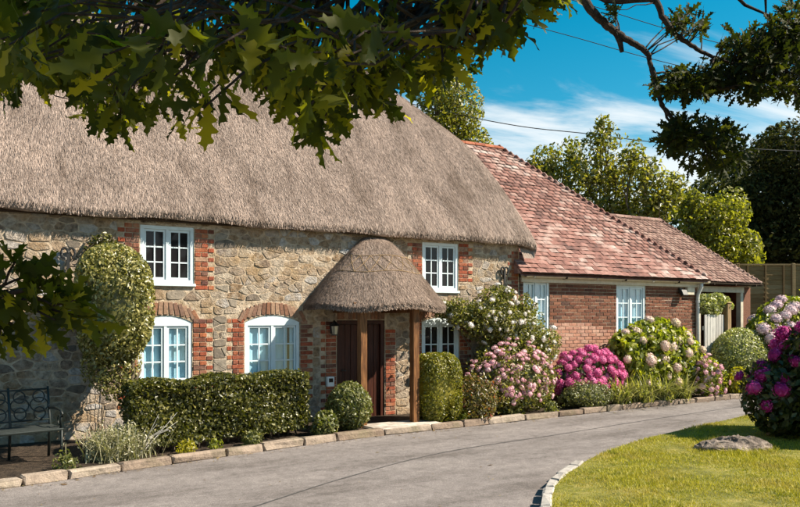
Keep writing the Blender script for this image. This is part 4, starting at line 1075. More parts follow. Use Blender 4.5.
# ------------------------------------------------------------------ garden plants
# tall clipped shrub on a twisted stem
r = np.random.RandomState(21)
t = thing('clipped_shrub', 'tall dome shaped clipped shrub on twisted trunk by the upstairs window', 'shrub', (2.25, -.75, .05))
P, Nn = blob((2.02, -.72, 2.06), (.56, .5, .86), 12500, r, .24, .09, .55, 1.3); q = [leaves(P, Nn, .058, r, .55, .7), core((2.02, -.72, 2.06), (.42, .37, .68), r, 1.2)]
P, Nn = blob((2.0, -.66, 1.22), (.4, .34, .5), 3000, r, .6, .3); q.append(leaves(P, Nn, .055, r, .5, .7))
new('foliage', np_mesh('foliage', *join(q), L_TOPIARY), t)
b = MB()
for k in range(4):
    a0 = k*1.6; b.tube([(2.26+.06*math.cos(a0+z*3.2)+(-.1)*max(0, z-.9), -.75+.06*math.sin(a0+z*3.2), z) for z in np.linspace(.03, 1.35, 14)], [.055-.028*z/1.35 for z in np.linspace(0, 1.35, 14)], 7)
for tp_ in ((1.75, -.8, 1.2), (2.4, -.75, 1.15), (2.0, -.9, 1.3)): b.tube([(2.24, -.75, .75), ((2.24+tp_[0])/2, -.8, 1.02), tp_], [.04, .028, .012], 6)
b.obj('trunk', M_BARK, t, True)
# long box hedge
r = np.random.RandomState(22); hedge = thing('box_hedge', 'long clipped box hedge below the arched windows', 'hedge', (3.4, -1.3, .05))
n = 26000; hu = r.uniform(2.02, 4.78, n); face = r.rand(n)
def hy(u): return np.interp(u, [1.9, 3.3, 4.9], [-1.98, -1.72, -1.38])        # front face
def hz(u): return 1.02 + .05*np.sin(u*2.1) + .03*np.sin(u*5.7+1) - .0*u
ht = np.interp(hu, [2, 3.4, 4.2, 4.8], [1.03, 1.06, 1.07, 1.04]) + .03*np.sin(hu*6.1)
P = np.zeros((n, 3)); Nn = np.zeros((n, 3)); dep_ = .0+.2*r.rand(n)**1.3
f = face < .5; tpm = (face >= .5) & (face < .86); ed = face >= .86
zz_ = r.uniform(.1, 1.0, n); yy = r.uniform(0, 1, n)
P[f] = np.stack([hu, hy(hu)+dep_+.05*np.sin(hu*4+zz_*5)+.05*(1-zz_), .08+zz_*(ht-.08)], 1)[f]; Nn[f] = (0, -1, .15)
P[tpm] = np.stack([hu, hy(hu)+yy*.75, ht-dep_*.4+.02*np.sin(hu*9+yy*6) - .08*np.abs(yy-.5)**3*8], 1)[tpm]; Nn[tpm] = (0, -.1, 1)
ue = np.where(r.rand(n) < .6, 4.78, 2.02); P[ed] = np.stack([ue+np.sign(2.5-ue)*dep_+.04*np.sin(zz_*7), hy(ue)+yy*.75, .15+zz_*(ht-.15)], 1)[ed]; Nn[ed] = np.stack([np.sign(ue-2.5), 0*ue, .1+0*ue], 1)[ed]
q = [leaves(P, Nn, .052, r, .6, np.where(tpm, .32, .9)[:, None])]
cb = MB()
us_ = np.linspace(2.1, 4.7, 14)
cv = []
for u in us_: y0 = float(hy(u))+.24; cv += [(u, y0+.05, .15), (u, y0, .86), (u, y0+.4, .86), (u, y0+.4, .15)]
cf = []
for k in range(13):
    for m_ in range(4): a = 4*k+m_; b_ = 4*k+(m_+1) % 4; cf += [(a, a+4, b_), (b_, a+4, b_+4)]
cf += [(0, 1, 2), (0, 2, 3), (52, 54, 53), (52, 55, 54)]
q.append((np.array(cv), np.array(cf))); new('foliage', np_mesh('foliage', *join(q), L_HEDGE), hedge)
b = MB()
for k in range(16): u = 2.15+k*.17; y0 = float(hy(u))+.3+r.uniform(-.1, .1); b.tube([(u, y0, .03), (u+r.uniform(-.05, .05), y0, .3), (u+r.uniform(-.12, .12), y0-.1, .7)], [.02, .016, .008], 5)
b.obj('stems', M_BARK, hedge)

bushy('round_shrub', 'small round clipped shrub between the long hedge and porch', 'shrub', (5.58, -1.17, .46), (.38, .34, .38), 5200, .05, L_BALL, 31, amp=.1)
bushy('leafy_plant', 'low pale leafy plant at the right end of the long hedge', 'plant', (5.02, -1.45, .24), (.24, .2, .22), 900, .07, L_BALL, 32, amp=.3, shell=.6, cr=.5, jit=.9)
bushy('cylinder_shrub', 'tall clipped yellow green cylinder shrub right of the porch post', 'shrub', (7.43, -1.0, .66), (.41, .38, .64), 15000, .042, L_YEW, 33, power=1.7, amp=.06, shell=.2, jit=.7, cr=.72)
bushy('reddish_shrub', 'loose reddish green shrub between cylinder shrub and pink bush', 'shrub', (8.2, -1.08, .42), (.46, .36, .42), 4200, .055, L_RED, 34, amp=.35, shell=.6, cr=.5, sprays=20)
# pink flowering bush
HEADS_P = [flower_head_mesh('flower_head', F_PINK, 20, 60+k, .5, .4) for k in range(3)]
t, P, Nn, r = bushy('pink_flower_bush', 'large loose bush covered in small pale pink flowers', 'bush', (9.42, -.72, .66), (.92, .62, .74), 9000, .06, L_ROSE, 35, amp=.4, shell=.6, sprays=40, extra=[((9.1, -.95, .5), (.45, .35, .45), 2500), ((8.75, -.8, .85), (.35, .3, .35), 1300), ((9.95, -.8, .75), (.4, .3, .35), 1300)])
ok = [i_ for i_ in cam_facing(P, Nn) if P[i_][2] > .3 + .25*r.rand()]
put_heads(t, 'flower_head', HEADS_P, P, Nn, [ok[j] for j in spread(P[ok], Nn[ok], 300, .055, r)], .036, .068, r)
# climbing rose with white flowers on the cottage wall
r = np.random.RandomState(36); t = thing('climbing_rose', 'climbing rose with white flowers between cottage and brick house', 'rose', (9.2, -.3, .05))
q = []; AP = []; AN = []
for (cx, cy, cz, a_, b_, c_, n_) in ((8.55, -.35, 1.98, .7, .25, .24, 3000), (9.2, -.42, 1.85, .65, .36, .5, 5200), (9.75, -.45, 1.62, .6, .4, .45, 4200), (9.35, -.35, 2.3, .35, .25, .28, 1800), (10.3, -.45, 1.35, .5, .35, .4, 2600), (9.4, -.4, 1.2, .62, .35, .6, 3600), (10.0, -.3, 2.05, .3, .22, .3, 1300), (8.0, -.3, 2.08, .35, .16, .16, 900)):
    P, Nn = blob((cx, cy, cz), (a_, b_, c_), n_, r, .85, .5); k_ = P[:, 1] < -.05; P, Nn = P[k_], Nn[k_]; q.append(leaves(P, Nn, .06, r, .55, .8)); AP.append(P); AN.append(Nn)
d = []
for (x0, y0, z0, x1, z1) in [(9.2+r.uniform(-.9, .9), -.45, 1.9+r.uniform(-.3, .3), 0, 0) for _ in range(34)]:
    a = r.uniform(-.2, 3.3); l_ = r.uniform(.35, .75)
    for u_ in np.linspace(.2, 1, 18): d.append((x0+math.cos(a)*l_*u_, y0-.25*u_+r.normal(0, .02), z0+math.sin(a)*l_*u_*.8-.25*u_*u_+r.normal(0, .02)))
d = np.array(d); q.append(leaves(d, r.normal(0, 1, d.shape)+[0, -.5, .5], .06, r, .55, .8)); AP.append(d); AN.append(r.normal(0, .5, d.shape)+[0, -1, .3])
new('foliage', np_mesh('foliage', *join(q), L_ROSE), t); P = np.concatenate(AP); Nn = np.concatenate(AN)
stems('stems', (9.2, -.25, .05), [(8.1, -.2, 2.05), (8.7, -.25, 2.0), (9.2, -.3, 2.2), (9.6, -.3, 1.9), (10.2, -.35, 1.5), (9.9, -.25, 2.1)], .03, t, seed=4)
HEADS_W = [flower_head_mesh('flower', F_WHITE, 14, 70+k, .5, .5) for k in range(3)]
ok = cam_facing(P, Nn); ch = [ok[j] for j in spread(P[ok], Nn[ok], 110, .1, r)]; put_heads(t, 'flower', HEADS_W, P, Nn, ch, .035, .075, r, .04)
bushy('grey_green_shrub', 'low grey green rounded shrub below the hot pink hydrangea', 'shrub', (11.2, -.92, .3), (.66, .36, .33), 5200, .05, L_GREY, 37, amp=.25, shell=.5, sprays=14)
# hydrangeas
HEADS_H = [flower_head_mesh('flower_head', F_HOT, 60, 80+k, .8, .24) for k in range(3)]
t, P, Nn, r = bushy('hydrangea', 'hot pink hydrangea against the brick wall', 'hydrangea', (11.62, -.5, .62), (.98, .42, .62), 3000, .11, L_HYDDARK, 38, amp=.12, asp=.65)
ok = [i_ for i_ in cam_facing(P, Nn, -.1) if P[i_][2] > .42]; put_heads(t, 'flower_head', HEADS_H, P, Nn, [ok[j] for j in spread(P[ok], Nn[ok], 85, .145, r)], .085, .12, r)
HEADS_C = [flower_head_mesh('flower_head', F_CREAM, 60, 90+k, .8, .24) for k in range(3)]
t, P, Nn, r = bushy('hydrangea', 'big lime leaved hydrangea with cream and pale pink heads', 'hydrangea', (13.75, -.42, .95), (1.45, .44, .98), 6800, .14, L_HYD, 39, sprays=16, amp=.24, asp=.62, shell=.35, extra=[((14.7, -.42, .8), (.7, .42, .7), 1800), ((12.9, -.45, .85), (.65, .4, .75), 1800)])
ok = [i_ for i_ in cam_facing(P, Nn, -.05) if P[i_][2] > .4]; put_heads(t, 'flower_head', HEADS_C, P, Nn, [ok[j] for j in spread(P[ok], Nn[ok], 44, .27, r)], .09, .155, r, .05)
# strap-leaved plants at the kerb
def strappy(c, n, l0, label, seed, spread_=.75):
    r = np.random.RandomState(seed); t = thing('strap_leaf_plant', label, 'plant', (c[0], c[1], .06), 'strap leaved plants along the kerb')
    V = []; F = []
    for k in range(n):
        a = r.uniform(0, 6.283); l_ = l0*r.uniform(.6, 1.1); bx, by = c[0]+r.normal(0, .1), c[1]+r.normal(0, .08); w_ = r.uniform(.012, .02); lean = r.uniform(.3, 1.25)*spread_
        P = []
        for s_ in np.linspace(0, 1, 6): P.append((bx+math.cos(a)*lean*l_*s_**1.3*1.2, by+math.sin(a)*lean*l_*s_**1.3*1.2, .06+l_*(s_*1.05-lean*.85*s_**2.3)))
        wv_ = np.array([-math.sin(a), math.cos(a), 0])*w_; b0 = len(V)
        for j, p in enumerate(P): f_ = 1-.85*(j/5)**2; V += [np.array(p)-wv_*f_, np.array(p)+wv_*f_]
        F += [(b0+2*j, b0+2*j+1, b0+2*j+3, b0+2*j+2) for j in range(5)]
    new('leaves', np_mesh('leaves', np.array(V), np.array(F), L_STRAP), t)
    b = MB()
    for k in range(6): a = k*1.05; b.tube([(c[0], c[1], .05), (c[0]+.1*math.cos(a), c[1]+.1*math.sin(a), .16)], [.02, .012], 5)
    b.obj('crown', M_POSTWOOD, t)
strappy((12.1, -1.0), 130, .85, 'leftmost tuft of arching strap leaves below the lime hydrangea', 41)
strappy((12.75, -1.0), 130, .9, 'second strap leaved tuft, between the leftmost tuft and the next', 42)
strappy((13.4, -.98), 110, .85, 'third strap leaved tuft under the middle of the lime hydrangea', 43)
strappy((14.05, -.96), 90, .8, 'rightmost strap leaved tuft before the pale pink flower spikes', 44)
bushy('variegated_ball', 'cream variegated rounded shrub in front of the garden gate', 'shrub', (16.7, -.55, .95), (.82, .58, .72), 9000, .055, L_VARIEG, 45, amp=.06, shell=.15)
bushy('golden_shrub', 'small golden leaved plant below the variegated shrub', 'shrub', (16.1, -.95, .4), (.4, .28, .36), 1500, .08, L_YELLOW, 46, amp=.25, shell=.4)
t, P, Nn, r = bushy('astilbe', 'loose plant of pale pink plumes right of the lime hydrangea', 'plant', (15.1, -.85, .5), (.42, .3, .5), 1800, .06, L_HYD, 47, amp=.25, shell=.5)
ok = cam_facing(P, Nn); put_heads(t, 'flower_head', HEADS_P, P, Nn, [ok[j] for j in spread(P[ok], Nn[ok], 34, .12, r)], .05, .09, r, .05)
HEADS_L = [flower_head_mesh('flower_head', F_LILAC, 60, 100+k, .8, .24) for k in range(3)]
t, P, Nn, r = bushy('hydrangea', 'tall pale lilac pink hydrangea by the gate post', 'hydrangea', (18.6, -.6, 1.2), (1.5, .9, 1.2), 7500, .15, L_HYD, 48, sprays=14, amp=.2, asp=.62, shell=.3, extra=[((20.2, -.4, 1.2), (1.1, .8, 1.1), 3000)])
ok = [i_ for i_ in cam_facing(P, Nn, -.1) if P[i_][2] > 1.35]; put_heads(t, 'flower_head', HEADS_L, P, Nn, [ok[j] for j in spread(P[ok], Nn[ok], 60, .24, r)], .12, .18, r, .05)
# climber above the gate
r = np.random.RandomState(49); t = thing('climber', 'pale leaved climber spilling over the top of the gate', 'climber', (16.2, .05, .05))
q = []
for (cx, cz, a_, c_, n_) in ((16.1, 2.3, .38, .2, 1100), (16.55, 2.32, .4, .2, 1200), (16.3, 2.1, .4, .16, 700), (16.85, 2.2, .22, .16, 500)):
    P, Nn = blob((cx, -.02, cz), (a_, .2, c_), n_, r, .6, .3); q.append(leaves(P, Nn, .075, r, .6, .8))
new('foliage', np_mesh('foliage', *join(q), L_VARIEG), t); stems('stems', (15.95, .02, .05), [(16.1, 0, 2.3), (16.6, 0, 2.35), (16.4, 0, 2.15)], .02, t, seed=8)
# small wall plant near the cottage's upper left scroll
bushy('wall_fern', 'small green plant rooted in the wall behind the tall clipped shrub', 'plant', (1.98, -.1, 2.98), (.22, .1, .2), 380, .06, L_HEDGE, 50, amp=.3, shell=.7, cr=0, jit=.9, stem_r=.004)
# silvery plant by the bench
r = np.random.RandomState(51); t = thing('silver_plant', 'spiky silver lavender beside the bench at the kerb', 'lavender', (1.95, -1.95, .06))
V = []; F = []; sp = []
for k in range(390):
    a = r.uniform(0, 6.283); l_ = r.uniform(.22, .5); bx, by = 1.88+r.normal(0, .17), -1.92+r.normal(0, .1); lean = r.uniform(0, .9); w_ = r.uniform(.004, .008)
    wv_ = np.array([-math.sin(a), math.cos(a), 0])*w_; b0 = len(V)
    for j, s_ in enumerate(np.linspace(0, 1, 4)):
        p = np.array([bx+math.cos(a)*lean*l_*s_, by+math.sin(a)*lean*l_*s_, .06+l_*s_*(1-.35*lean*s_)]); V += [p-wv_, p+wv_]
    F += [(b0+2*j, b0+2*j+1, b0+2*j+3, b0+2*j+2) for j in range(3)]; sp.append(p)
new('stems', np_mesh('stems', np.array(V), np.array(F), L_SILVER), t)
sp = np.array(sp); P = np.concatenate([sp + r.normal(0, .02, sp.shape) for _ in range(5)]); extra_ = np.stack([1.86+r.normal(0, .17, 1500), -1.93+r.normal(0, .1, 1500), .08+np.abs(r.normal(.12, .1, 1500))], 1)
P = np.concatenate([P, extra_]); new('foliage', np_mesh('foliage', *leaves(P, r.normal(0, 1, P.shape), .035, r, .4, 1), L_SILVER), t)
b = MB()
for k in range(9):
    x = 2.25+r.uniform(-.1, .45); b.tube([(2.1, -1.95, .08), ((2.1+x)/2, -1.95, .35), (x, -1.98, .5+r.uniform(-.1, .15))], [.006, .005, .003], 4)
b.obj('flower_stalks', M_GREYWOOD, t)
for (x, y, rr, n_, m_, lab) in ((2.72, -2.0, .13, 260, L_YELLOW, 'small yellow green weed at the foot of the long hedge, nearest the lavender'), (3.15, -1.9, .1, 160, L_HYD, 'tiny bright green weed below the middle of the long hedge'), (3.72, -1.78, .17, 420, L_BALL, 'pale low plant at the kerb below the right half of the long hedge'),
      (1.2, -2.25, .16, 260, L_BALL, 'low weeds under the right leg of the bench'), (10.0, -1.12, .17, 420, L_BALL, 'low ground plant at the kerb below the pale pink bush'), (7.85, -1.22, .12, 200, L_HYD, 'little green plant at the foot of the cylinder shrub')):
    bushy('small_plant', lab, 'plant', (x, y, .14), (rr, rr*.8, rr), n_, .05, m_, int(x*100), amp=.3, shell=.7, cr=.3, jit=.9, stem_r=.006)
# magenta hydrangea in front on the lawn
HEADS_M = [flower_head_mesh('flower_head', F_MAGENTA, 60, 110+k, .8, .24) for k in range(3)]
t, P, Nn, r = bushy('hydrangea', 'dark magenta hydrangea on the lawn at the right', 'hydrangea', (11.65, -5.95, .95), (1.1, 1.15, 1.02), 7500, .12, L_HYDDARK, 52, amp=.14, asp=.6, shell=.3, extra=[((10.98, -5.35, .68), (.75, .6, .6), 2000), ((12.5, -6.5, 1.0), (1.0, .9, 1.0), 2500)], zmin=.12)
ok = [i_ for i_ in cam_facing(P, Nn, -.1) if P[i_][2] > .55]; put_heads(t, 'flower_head', HEADS_M, P, Nn, [ok[j] for j in spread(P[ok], Nn[ok], 130, .19, r)], .085, .135, r, .05)
# flat lichened rock on the lawn
r = np.random.RandomState(53); nlat, nlon = 14, 30; V = []
for i_ in range(nlat+1):
    for j in range(nlon):
        t_ = math.pi/2*i_/nlat; p = 2*math.pi*j/nlon; rr = 1+.12*math.sin(2*p+.5)+.08*math.sin(3*p+1)+.05*math.sin(7*p)
        x, y, z_ = math.sin(t_)*math.cos(p)*rr, math.sin(t_)*math.sin(p)*rr, math.cos(t_)**.6
        z_ = z_*(.75+.25*math.floor(2.2*(.5+.5*math.sin(x*2.3+y*1.7)))/2) + .06*math.sin(x*9+y*4)
        V.append((x*.5+r.normal(0, .008), y*.3+r.normal(0, .008), z_*.21+r.normal(0, .008)))
F = [(i_*nlon+j, (i_+1)*nlon+j, (i_+1)*nlon+(j+1) % nlon, i_*nlon+(j+1) % nlon) for i_ in range(nlat) for j in range(nlon)]
ro = new('rock', np_mesh('rock', V, F, M_ROCK), None, (9.2, -5.62, LZ-.03)); ro.rotation_euler = (0, 0, R(-32)); tag(ro, 'flat weathered rock lying on the lawn', 'rock')

# ------------------------------------------------------------------ trees
def tree(name, label, base, clumps, nleaf, size, m_, seed, stems_=3, tr=.09, cat='tree', group=None, shell=.85, jit=.9, amp=.3, asp=.5):
    r = np.random.RandomState(seed); t = thing(name, label, cat, base, group); q = []; vol = np.array([c[3]*c[4]*c[5] for c in clumps])**.7; vol /= vol.sum()
    for c, v in zip(clumps, vol):
        P, Nn = blob(c[:3], c[3:6], int(nleaf*v), r, shell, amp); q.append(leaves(P, Nn, size, r, asp, jit, .25))
    new('crown', np_mesh('crown', *join(q), m_), t)
    b = MB(); base = Vector(base); bb = [base+Vector((r.uniform(-.5, .5), r.uniform(-.5, .5), -.1)) if stems_ > 1 else base+Vector((0, 0, -.1)) for _ in range(stems_)]
    for k, c in enumerate(clumps):
        a = bb[k % stems_]; e_ = Vector(c[:3])+Vector((0, 0, c[5]*.4)); m1 = a.lerp(e_, .45)+Vector((r.uniform(-.3, .3), r.uniform(-.3, .3), .25)); m2 = a.lerp(e_, .75)+Vector((r.uniform(-.25, .25), r.uniform(-.25, .25), .1))
        b.tube([a, m1, m2, e_], [tr, tr*.7, tr*.45, tr*.12], 7)
        for _ in range(3):
            d_ = Vector(unit(r.normal(0, 1, 3))); d_.z = abs(d_.z); b.tube([m2, m2.lerp(Vector(c[:3])+Vector((d_.x*c[3], d_.y*c[4], d_.z*c[5]))*.9, .6), Vector(c[:3])+Vector((d_.x*c[3], d_.y*c[4], d_.z*c[5]))*.9], [tr*.4, tr*.22, tr*.06], 5)
    b.obj('trunk', M_BARK, t, True); return t
def cw(x, y, Z):
    """point at depth Z metres along the view axis (planning only: gives world positions)"""
    X = (x-400)/750*Z; return Vector((X*cS+Z*cC, -X*cC+Z*cS-12.1, 1.9+(318-y)/750*Z))
def cl(x, y, Z, rx, ry=None):
    s_ = Z/750; p = cw(x, y, Z); ry = ry or rx; return (p.x, p.y, p.z, rx*s_, rx*s_, ry*s_)
def gb_(x, Z): p = cw(x, 318, Z); return (p.x, p.y, gz(p.x, p.y))
TG = 'trees behind the houses'
tree('garden_tree', 'small yellow green tree showing just behind the thatched roof ridge', gb_(452, 31), [cl(452, 118, 31, 34, 34), cl(440, 85, 31, 30), cl(470, 150, 31, 26, 30), cl(430, 140, 31, 30)], 11000, .17, L_TREE, 61, 1, .16, group=TG, amp=.25)
tree('garden_tree', 'light multi stemmed tree directly right of the red ridge tiles', gb_(555, 27), [cl(548, 170, 27, 22, 28), cl(565, 200, 27, 26, 30), cl(532, 168, 27, 9, 16), cl(572, 160, 27, 18, 24), cl(545, 205, 27, 16, 20)], 3300, .17, L_TREE, 62, 3, .07, group=TG, amp=.35)
tree('garden_tree', 'tallest light tree with bare stems behind the tiled roof hip', gb_(602, 26), [cl(601, 145, 26, 20, 26), cl(590, 180, 26, 24, 26), cl(615, 178, 26, 22, 26), cl(602, 212, 26, 30, 26), cl(602, 126, 26, 9, 12), cl(628, 210, 26, 20, 26)], 4300, .165, L_TREE, 63, 4, .07, group=TG, amp=.35)
tree('garden_tree', 'loose light tree above the outbuilding roof, left of the dangling oak twig', gb_(650, 25), [cl(645, 178, 25, 20, 24), cl(632, 160, 25, 14, 18), cl(655, 205, 25, 24, 24), cl(640, 220, 25, 18, 18), cl(672, 190, 25, 18, 22)], 3300, .16, L_TREE, 64, 3, .07, group=TG, amp=.35)
tree('garden_tree', 'bright yellow green bushy tree behind the outbuilding roof', gb_(712, 28), [cl(705, 222, 28, 24, 26), cl(728, 215, 28, 22, 22), cl(722, 245, 28, 28, 24), cl(690, 205, 28, 18, 18), cl(745, 250, 28, 18, 22), cl(700, 255, 28, 20, 20)], 9000, .16, L_BRIGHT, 65, 2, .1, group=TG, shell=.6)
tree('dark_tree', 'big dark tree behind the fence at the right edge', gb_(800, 33), [cl(790, 160, 33, 40, 38), cl(765, 205, 33, 34, 34), cl(800, 215, 33, 50, 40), cl(775, 245, 33, 44, 30), cl(830, 180, 33, 50, 55), cl(750, 245, 33, 26, 26), cl(815, 250, 33, 50, 35)], 26000, .2, L_DARKTREE, 66, 1, .3, group=TG, shell=.5)
tree('dark_tree', 'lower dark tree between the bright tree and the fence', gb_(745, 36), [cl(740, 215, 36, 30, 30), cl(725, 250, 36, 40, 30), cl(690, 230, 36, 40, 30), cl(755, 175, 36, 30, 34), cl(718, 195, 36, 32, 26), cl(775, 150, 36, 20, 26), cl(660, 250, 36, 40, 22)], 20000, .22, L_MIDTREE, 67, 1, .25, group=TG, shell=.5)

# ------------------------------------------------------------------ oak leaves and boughs
def oak_leaf(r, nseg=9):
    """lobed leaf, length 1 along +Y from the stalk, folded along the midrib and arched"""
    t = np.linspace(0, 1, 2*nseg+1); env = .3*np.sin(np.pi*np.clip(t**.8, 0, 1))**.75*(.55+.6*t) ; lob = .5+.5*np.cos(2*np.pi*(t*4.3 + .5 + r.uniform(-.1, .1)))
    wl = np.maximum(env*(.34+.66*lob), .012); wr = np.maximum(env*(.34+.66*np.roll(lob, 1)), .012); wl[-1] = wr[-1] = .02
    arch = r.uniform(-.3, .55); fold = r.uniform(.1, .5); tw = r.uniform(-.5, .5); V = []
    for k, s_ in enumerate(t):
        z = -arch*s_*s_ + .03*math.sin(s_*9); sh = .07*lob[k]; a = tw*s_
        for x, up in ((-wl[k], fold*wl[k]), (0, 0), (wr[k], fold*wr[k])): V.append((x*math.cos(a), s_+(sh if x else 0), z+up+x*math.sin(a)))
    F = []
    for k in range(2*nseg):
        a = k*3; F += [(a, a+1, a+4, a+3), (a+1, a+2, a+5, a+4)]
    b = len(V); V += [(-.008, -.12, .0), (.008, -.12, 0)]; F.append((b, b+1, 2, 0))
    return np.array(V), np.array(F)
rl = np.random.RandomState(77)
LV = [oak_leaf(rl) for _ in range(9)]
def leaf_frames(tips, r, per, spread_=1.0, down=.35):
    """(pos, dir, normal, size) for leaves radiating from twig ends"""
    o = []
    for (p, d, sz) in tips:
        d = np.array(d)/np.linalg.norm(d)
        for k in range(per+r.randint(-1, 2)):
            dd = d*.7 + r.normal(0, .62*spread_, 3); dd[2] -= down*r.rand(); dd /= np.linalg.norm(dd)
            nn = r.normal(0, .75, 3) + np.array([-cC*.55, -cS*.55, .35]); nn -= dd*(nn@dd); nn /= np.linalg.norm(nn)
            o.append((np.array(p)+dd*.012-d*sz*r.uniform(0, .9), dd, nn, sz*r.uniform(.7, 1.2)))
    return o
def build_oak(t, frames, m_, single, rest_name='foliage'):
    frames = sorted(frames, key=lambda f_: (np.array(f_[0])-np.array(CAM))@np.array([cC, cS, 0]) / f_[3])
    meshes = [np_mesh('leaf', v, f, m_, True) for v, f in LV]; RV = []; RF = []; b0 = 0
    for k, (p, dd, nn, sz) in enumerate(frames):
        w_ = np.cross(dd, nn); i_ = rl.randint(len(LV)); M3 = np.stack([w_, dd, nn], 1)
        if k < single:
            o = new('leaf', meshes[i_], t, p); o.rotation_euler = Matrix(M3.tolist()).to_euler(); o.scale = (sz,)*3
        else:
            v, f = LV[i_]; RV.append((v*sz)@M3.T+p); RF.append(f+b0); b0 += len(v)
    if RV: tag(new(rest_name, np_mesh(rest_name, np.concatenate(RV), np.concatenate(RF), m_, True), t), kind='stuff')
def wig(a, b, r, n=6, amp=.06):
    a, b = Vector(a), Vector(b); L_ = (b-a).length
    return [a.lerp(b, k/n)+(Vector(r.normal(0, amp*L_*.4, 3)) if 0 < k < n else Vector()) for k in range(n+1)]

# left oak: boughs above the camera, leaves hanging into the top left of the view
r = np.random.RandomState(81)
oak = thing('oak_tree', 'near oak whose lobed leaves hang across the top left', 'tree', (-4.2, -12.4, 0), 'oaks overhanging the lane')
YB = ([-60, 0, 40, 70, 95, 150, 205, 222, 262, 275, 325, 345, 395, 440, 470, 500, 540, 600], [110, 112, 95, 108, 135, 142, 138, 86, 98, 128, 160, 118, 128, 100, 80, 52, 22, -10])
trunkP = [Vector((-4.2, -12.4, -.1)), Vector((-4.15, -12.35, 1.8)), Vector((-4.0, -12.2, 3.6)), Vector((-3.7, -11.9, 5.5)), Vector((-3.5, -11.6, 8))]
b = MB(); b.tube(trunkP, [.34, .28, .25, .2, .1], 12); b.obj('trunk', M_OAKBARK, oak, True)
limbs = [[(-4.0, -12.2, 3.6), cw(-220, -120, 2.9), cw(60, -60, 2.8), cw(300, -20, 2.7), cw(470, 10, 2.6)],
         [(-4.0, -12.2, 3.4), cw(-260, -20, 3.6), cw(-40, 10, 3.4), cw(120, 40, 3.4), cw(230, 60, 3.3)],
         [(-3.7, -11.9, 5.0), cw(-200, -300, 4.2), cw(120, -120, 3.9), cw(330, 10, 3.8), cw(420, 50, 3.8)],
         [(-4.15, -12.3, 2.2), cw(-330, 250, 2.9), cw(-120, 295, 2.5), cw(-30, 300, 2.3), cw(25, 290, 2.25)]]
LP = []
for k, lm in enumerate(limbs):
    C_ = curve([tuple(p) for p in lm], 8); rad = np.linspace(.07 if k < 3 else .03, .007, len(C_)); b = MB(); b.tube([Vector(p) for p in C_], list(rad), 7); b.obj('branch', M_OAKBARK, oak, True)
    if k < 3: LP.append(C_)
LPa = np.concatenate(LP)
tips = []; tw = MB()
for k in range(390):
    layer = r.rand(); Z = r.uniform(1.9, 2.9) if layer < .4 else r.uniform(2.9, 4.8)
    x = r.uniform(-60, 575); yb = np.interp(x, *YB); sz = r.uniform(.085, .125); y = yb - sz*.62*750/Z - (abs(r.normal(0, 1))*55 if r.rand() < .62 else r.uniform(0, max(40, yb+70)))
    if y < -110: continue
    p = np.array(cw(x, y, Z)); j = np.argmin(((LPa-p)**2).sum(1)); a = LPa[j]; d = p-a; d = d/np.linalg.norm(d)+[0, 0, -.5]
    tips.append((p, d, sz)); tw.tube(wig(a, p, r, 5), [.009, .008, .006, .005, .004, .003], 5)
for k in range(60):
    Z = r.uniform(2.6, 4.6); x = r.uniform(-60, 150); sz = r.uniform(.085, .12); y = np.interp(x, *YB) - sz*.55*750/Z - abs(r.normal(0, 1))*38
    p = np.array(cw(x, y, Z)); j = np.argmin(((LPa-p)**2).sum(1)); a = LPa[j]; d = p-a; d = d/np.linalg.norm(d)+[0, 0, -.5]
    tips.append((p, d, sz)); tw.tube(wig(a, p, r, 5), [.009, .008, .006, .005, .004, .003], 5)
near = []
for k in range(34):
    Z = r.uniform(1.25, 1.75); x = r.uniform(-40, 545); sz = r.uniform(.085, .12); y = np.interp(x, *YB) - sz*.9*750/Z - r.uniform(0, 60)
    p = np.array(cw(x, y, Z)); j = np.argmin(((LPa-p)**2).sum(1)); a = LPa[j]; d = p-a; d = d/np.linalg.norm(d)+[0, 0, -.3]
    near.append((p, d, sz)); tw.tube(wig(a, p, r, 6), [.008, .007, .006, .005, .004, .003, .002], 5)
frames = leaf_frames(tips, r, 7) + leaf_frames(near, r, 4, .8, .3)
tips2 = []
for (x, y, Z) in ((15, 262, 2.2), (40, 300, 2.25), (75, 300, 2.2), (20, 330, 2.3), (55, 320, 2.2), (-10, 300, 2.3), (8, 290, 2.2), (88, 318, 2.25), (60, 285, 2.3), (0, 335, 2.3), (30, 275, 2.3)):
    p = np.array(cw(x, y, Z)); a = np.array(cw(-30+r.uniform(-20, 40), 300, 2.3)); d = p-a+[0, 0, .02]; tips2.append((p, d, r.uniform(.1, .135))); tw.tube(wig(a, p, r, 4), [.006, .005, .004, .004, .003], 5)
frames += leaf_frames(tips2, r, 9, .8, .2)
tag(tw.obj('twigs', M_OAKBARK, oak, True), kind='stuff')
build_oak(oak, frames, L_OAK, 300)
# unseen clumps and boughs added towards the sun to shade the hanging leaves
q = []; r = np.random.RandomState(82)
for (x, y, z, a) in ((2.9, -12.2, 5.4, .9), (-1, -11.2, 4.6, .8), (1.45, -10.65, 3.5, .6), (2.0, -11.0, 4.2, .7)):
    P, Nn = blob((x, y, z), (a, a, a*.6), 1500, r, .9, .3); q.append(leaves(P, Nn, .13, r, .55, .9, .2))
tag(new('crown', np_mesh('crown', *join(q), L_OAK), oak), kind='stuff')
b = MB()
for e_ in ((1.45, -10.65, 3.5), (2.9, -12.2, 5.4), (2.0, -11, 4.2), (-1, -11.2, 4.6)): b.tube(wig((-3.7, -11.9, 5.2), e_, r, 6, .05), [.1, .08, .06, .045, .035, .025, .015], 7)
b.obj('boughs', M_OAKBARK, oak, True)

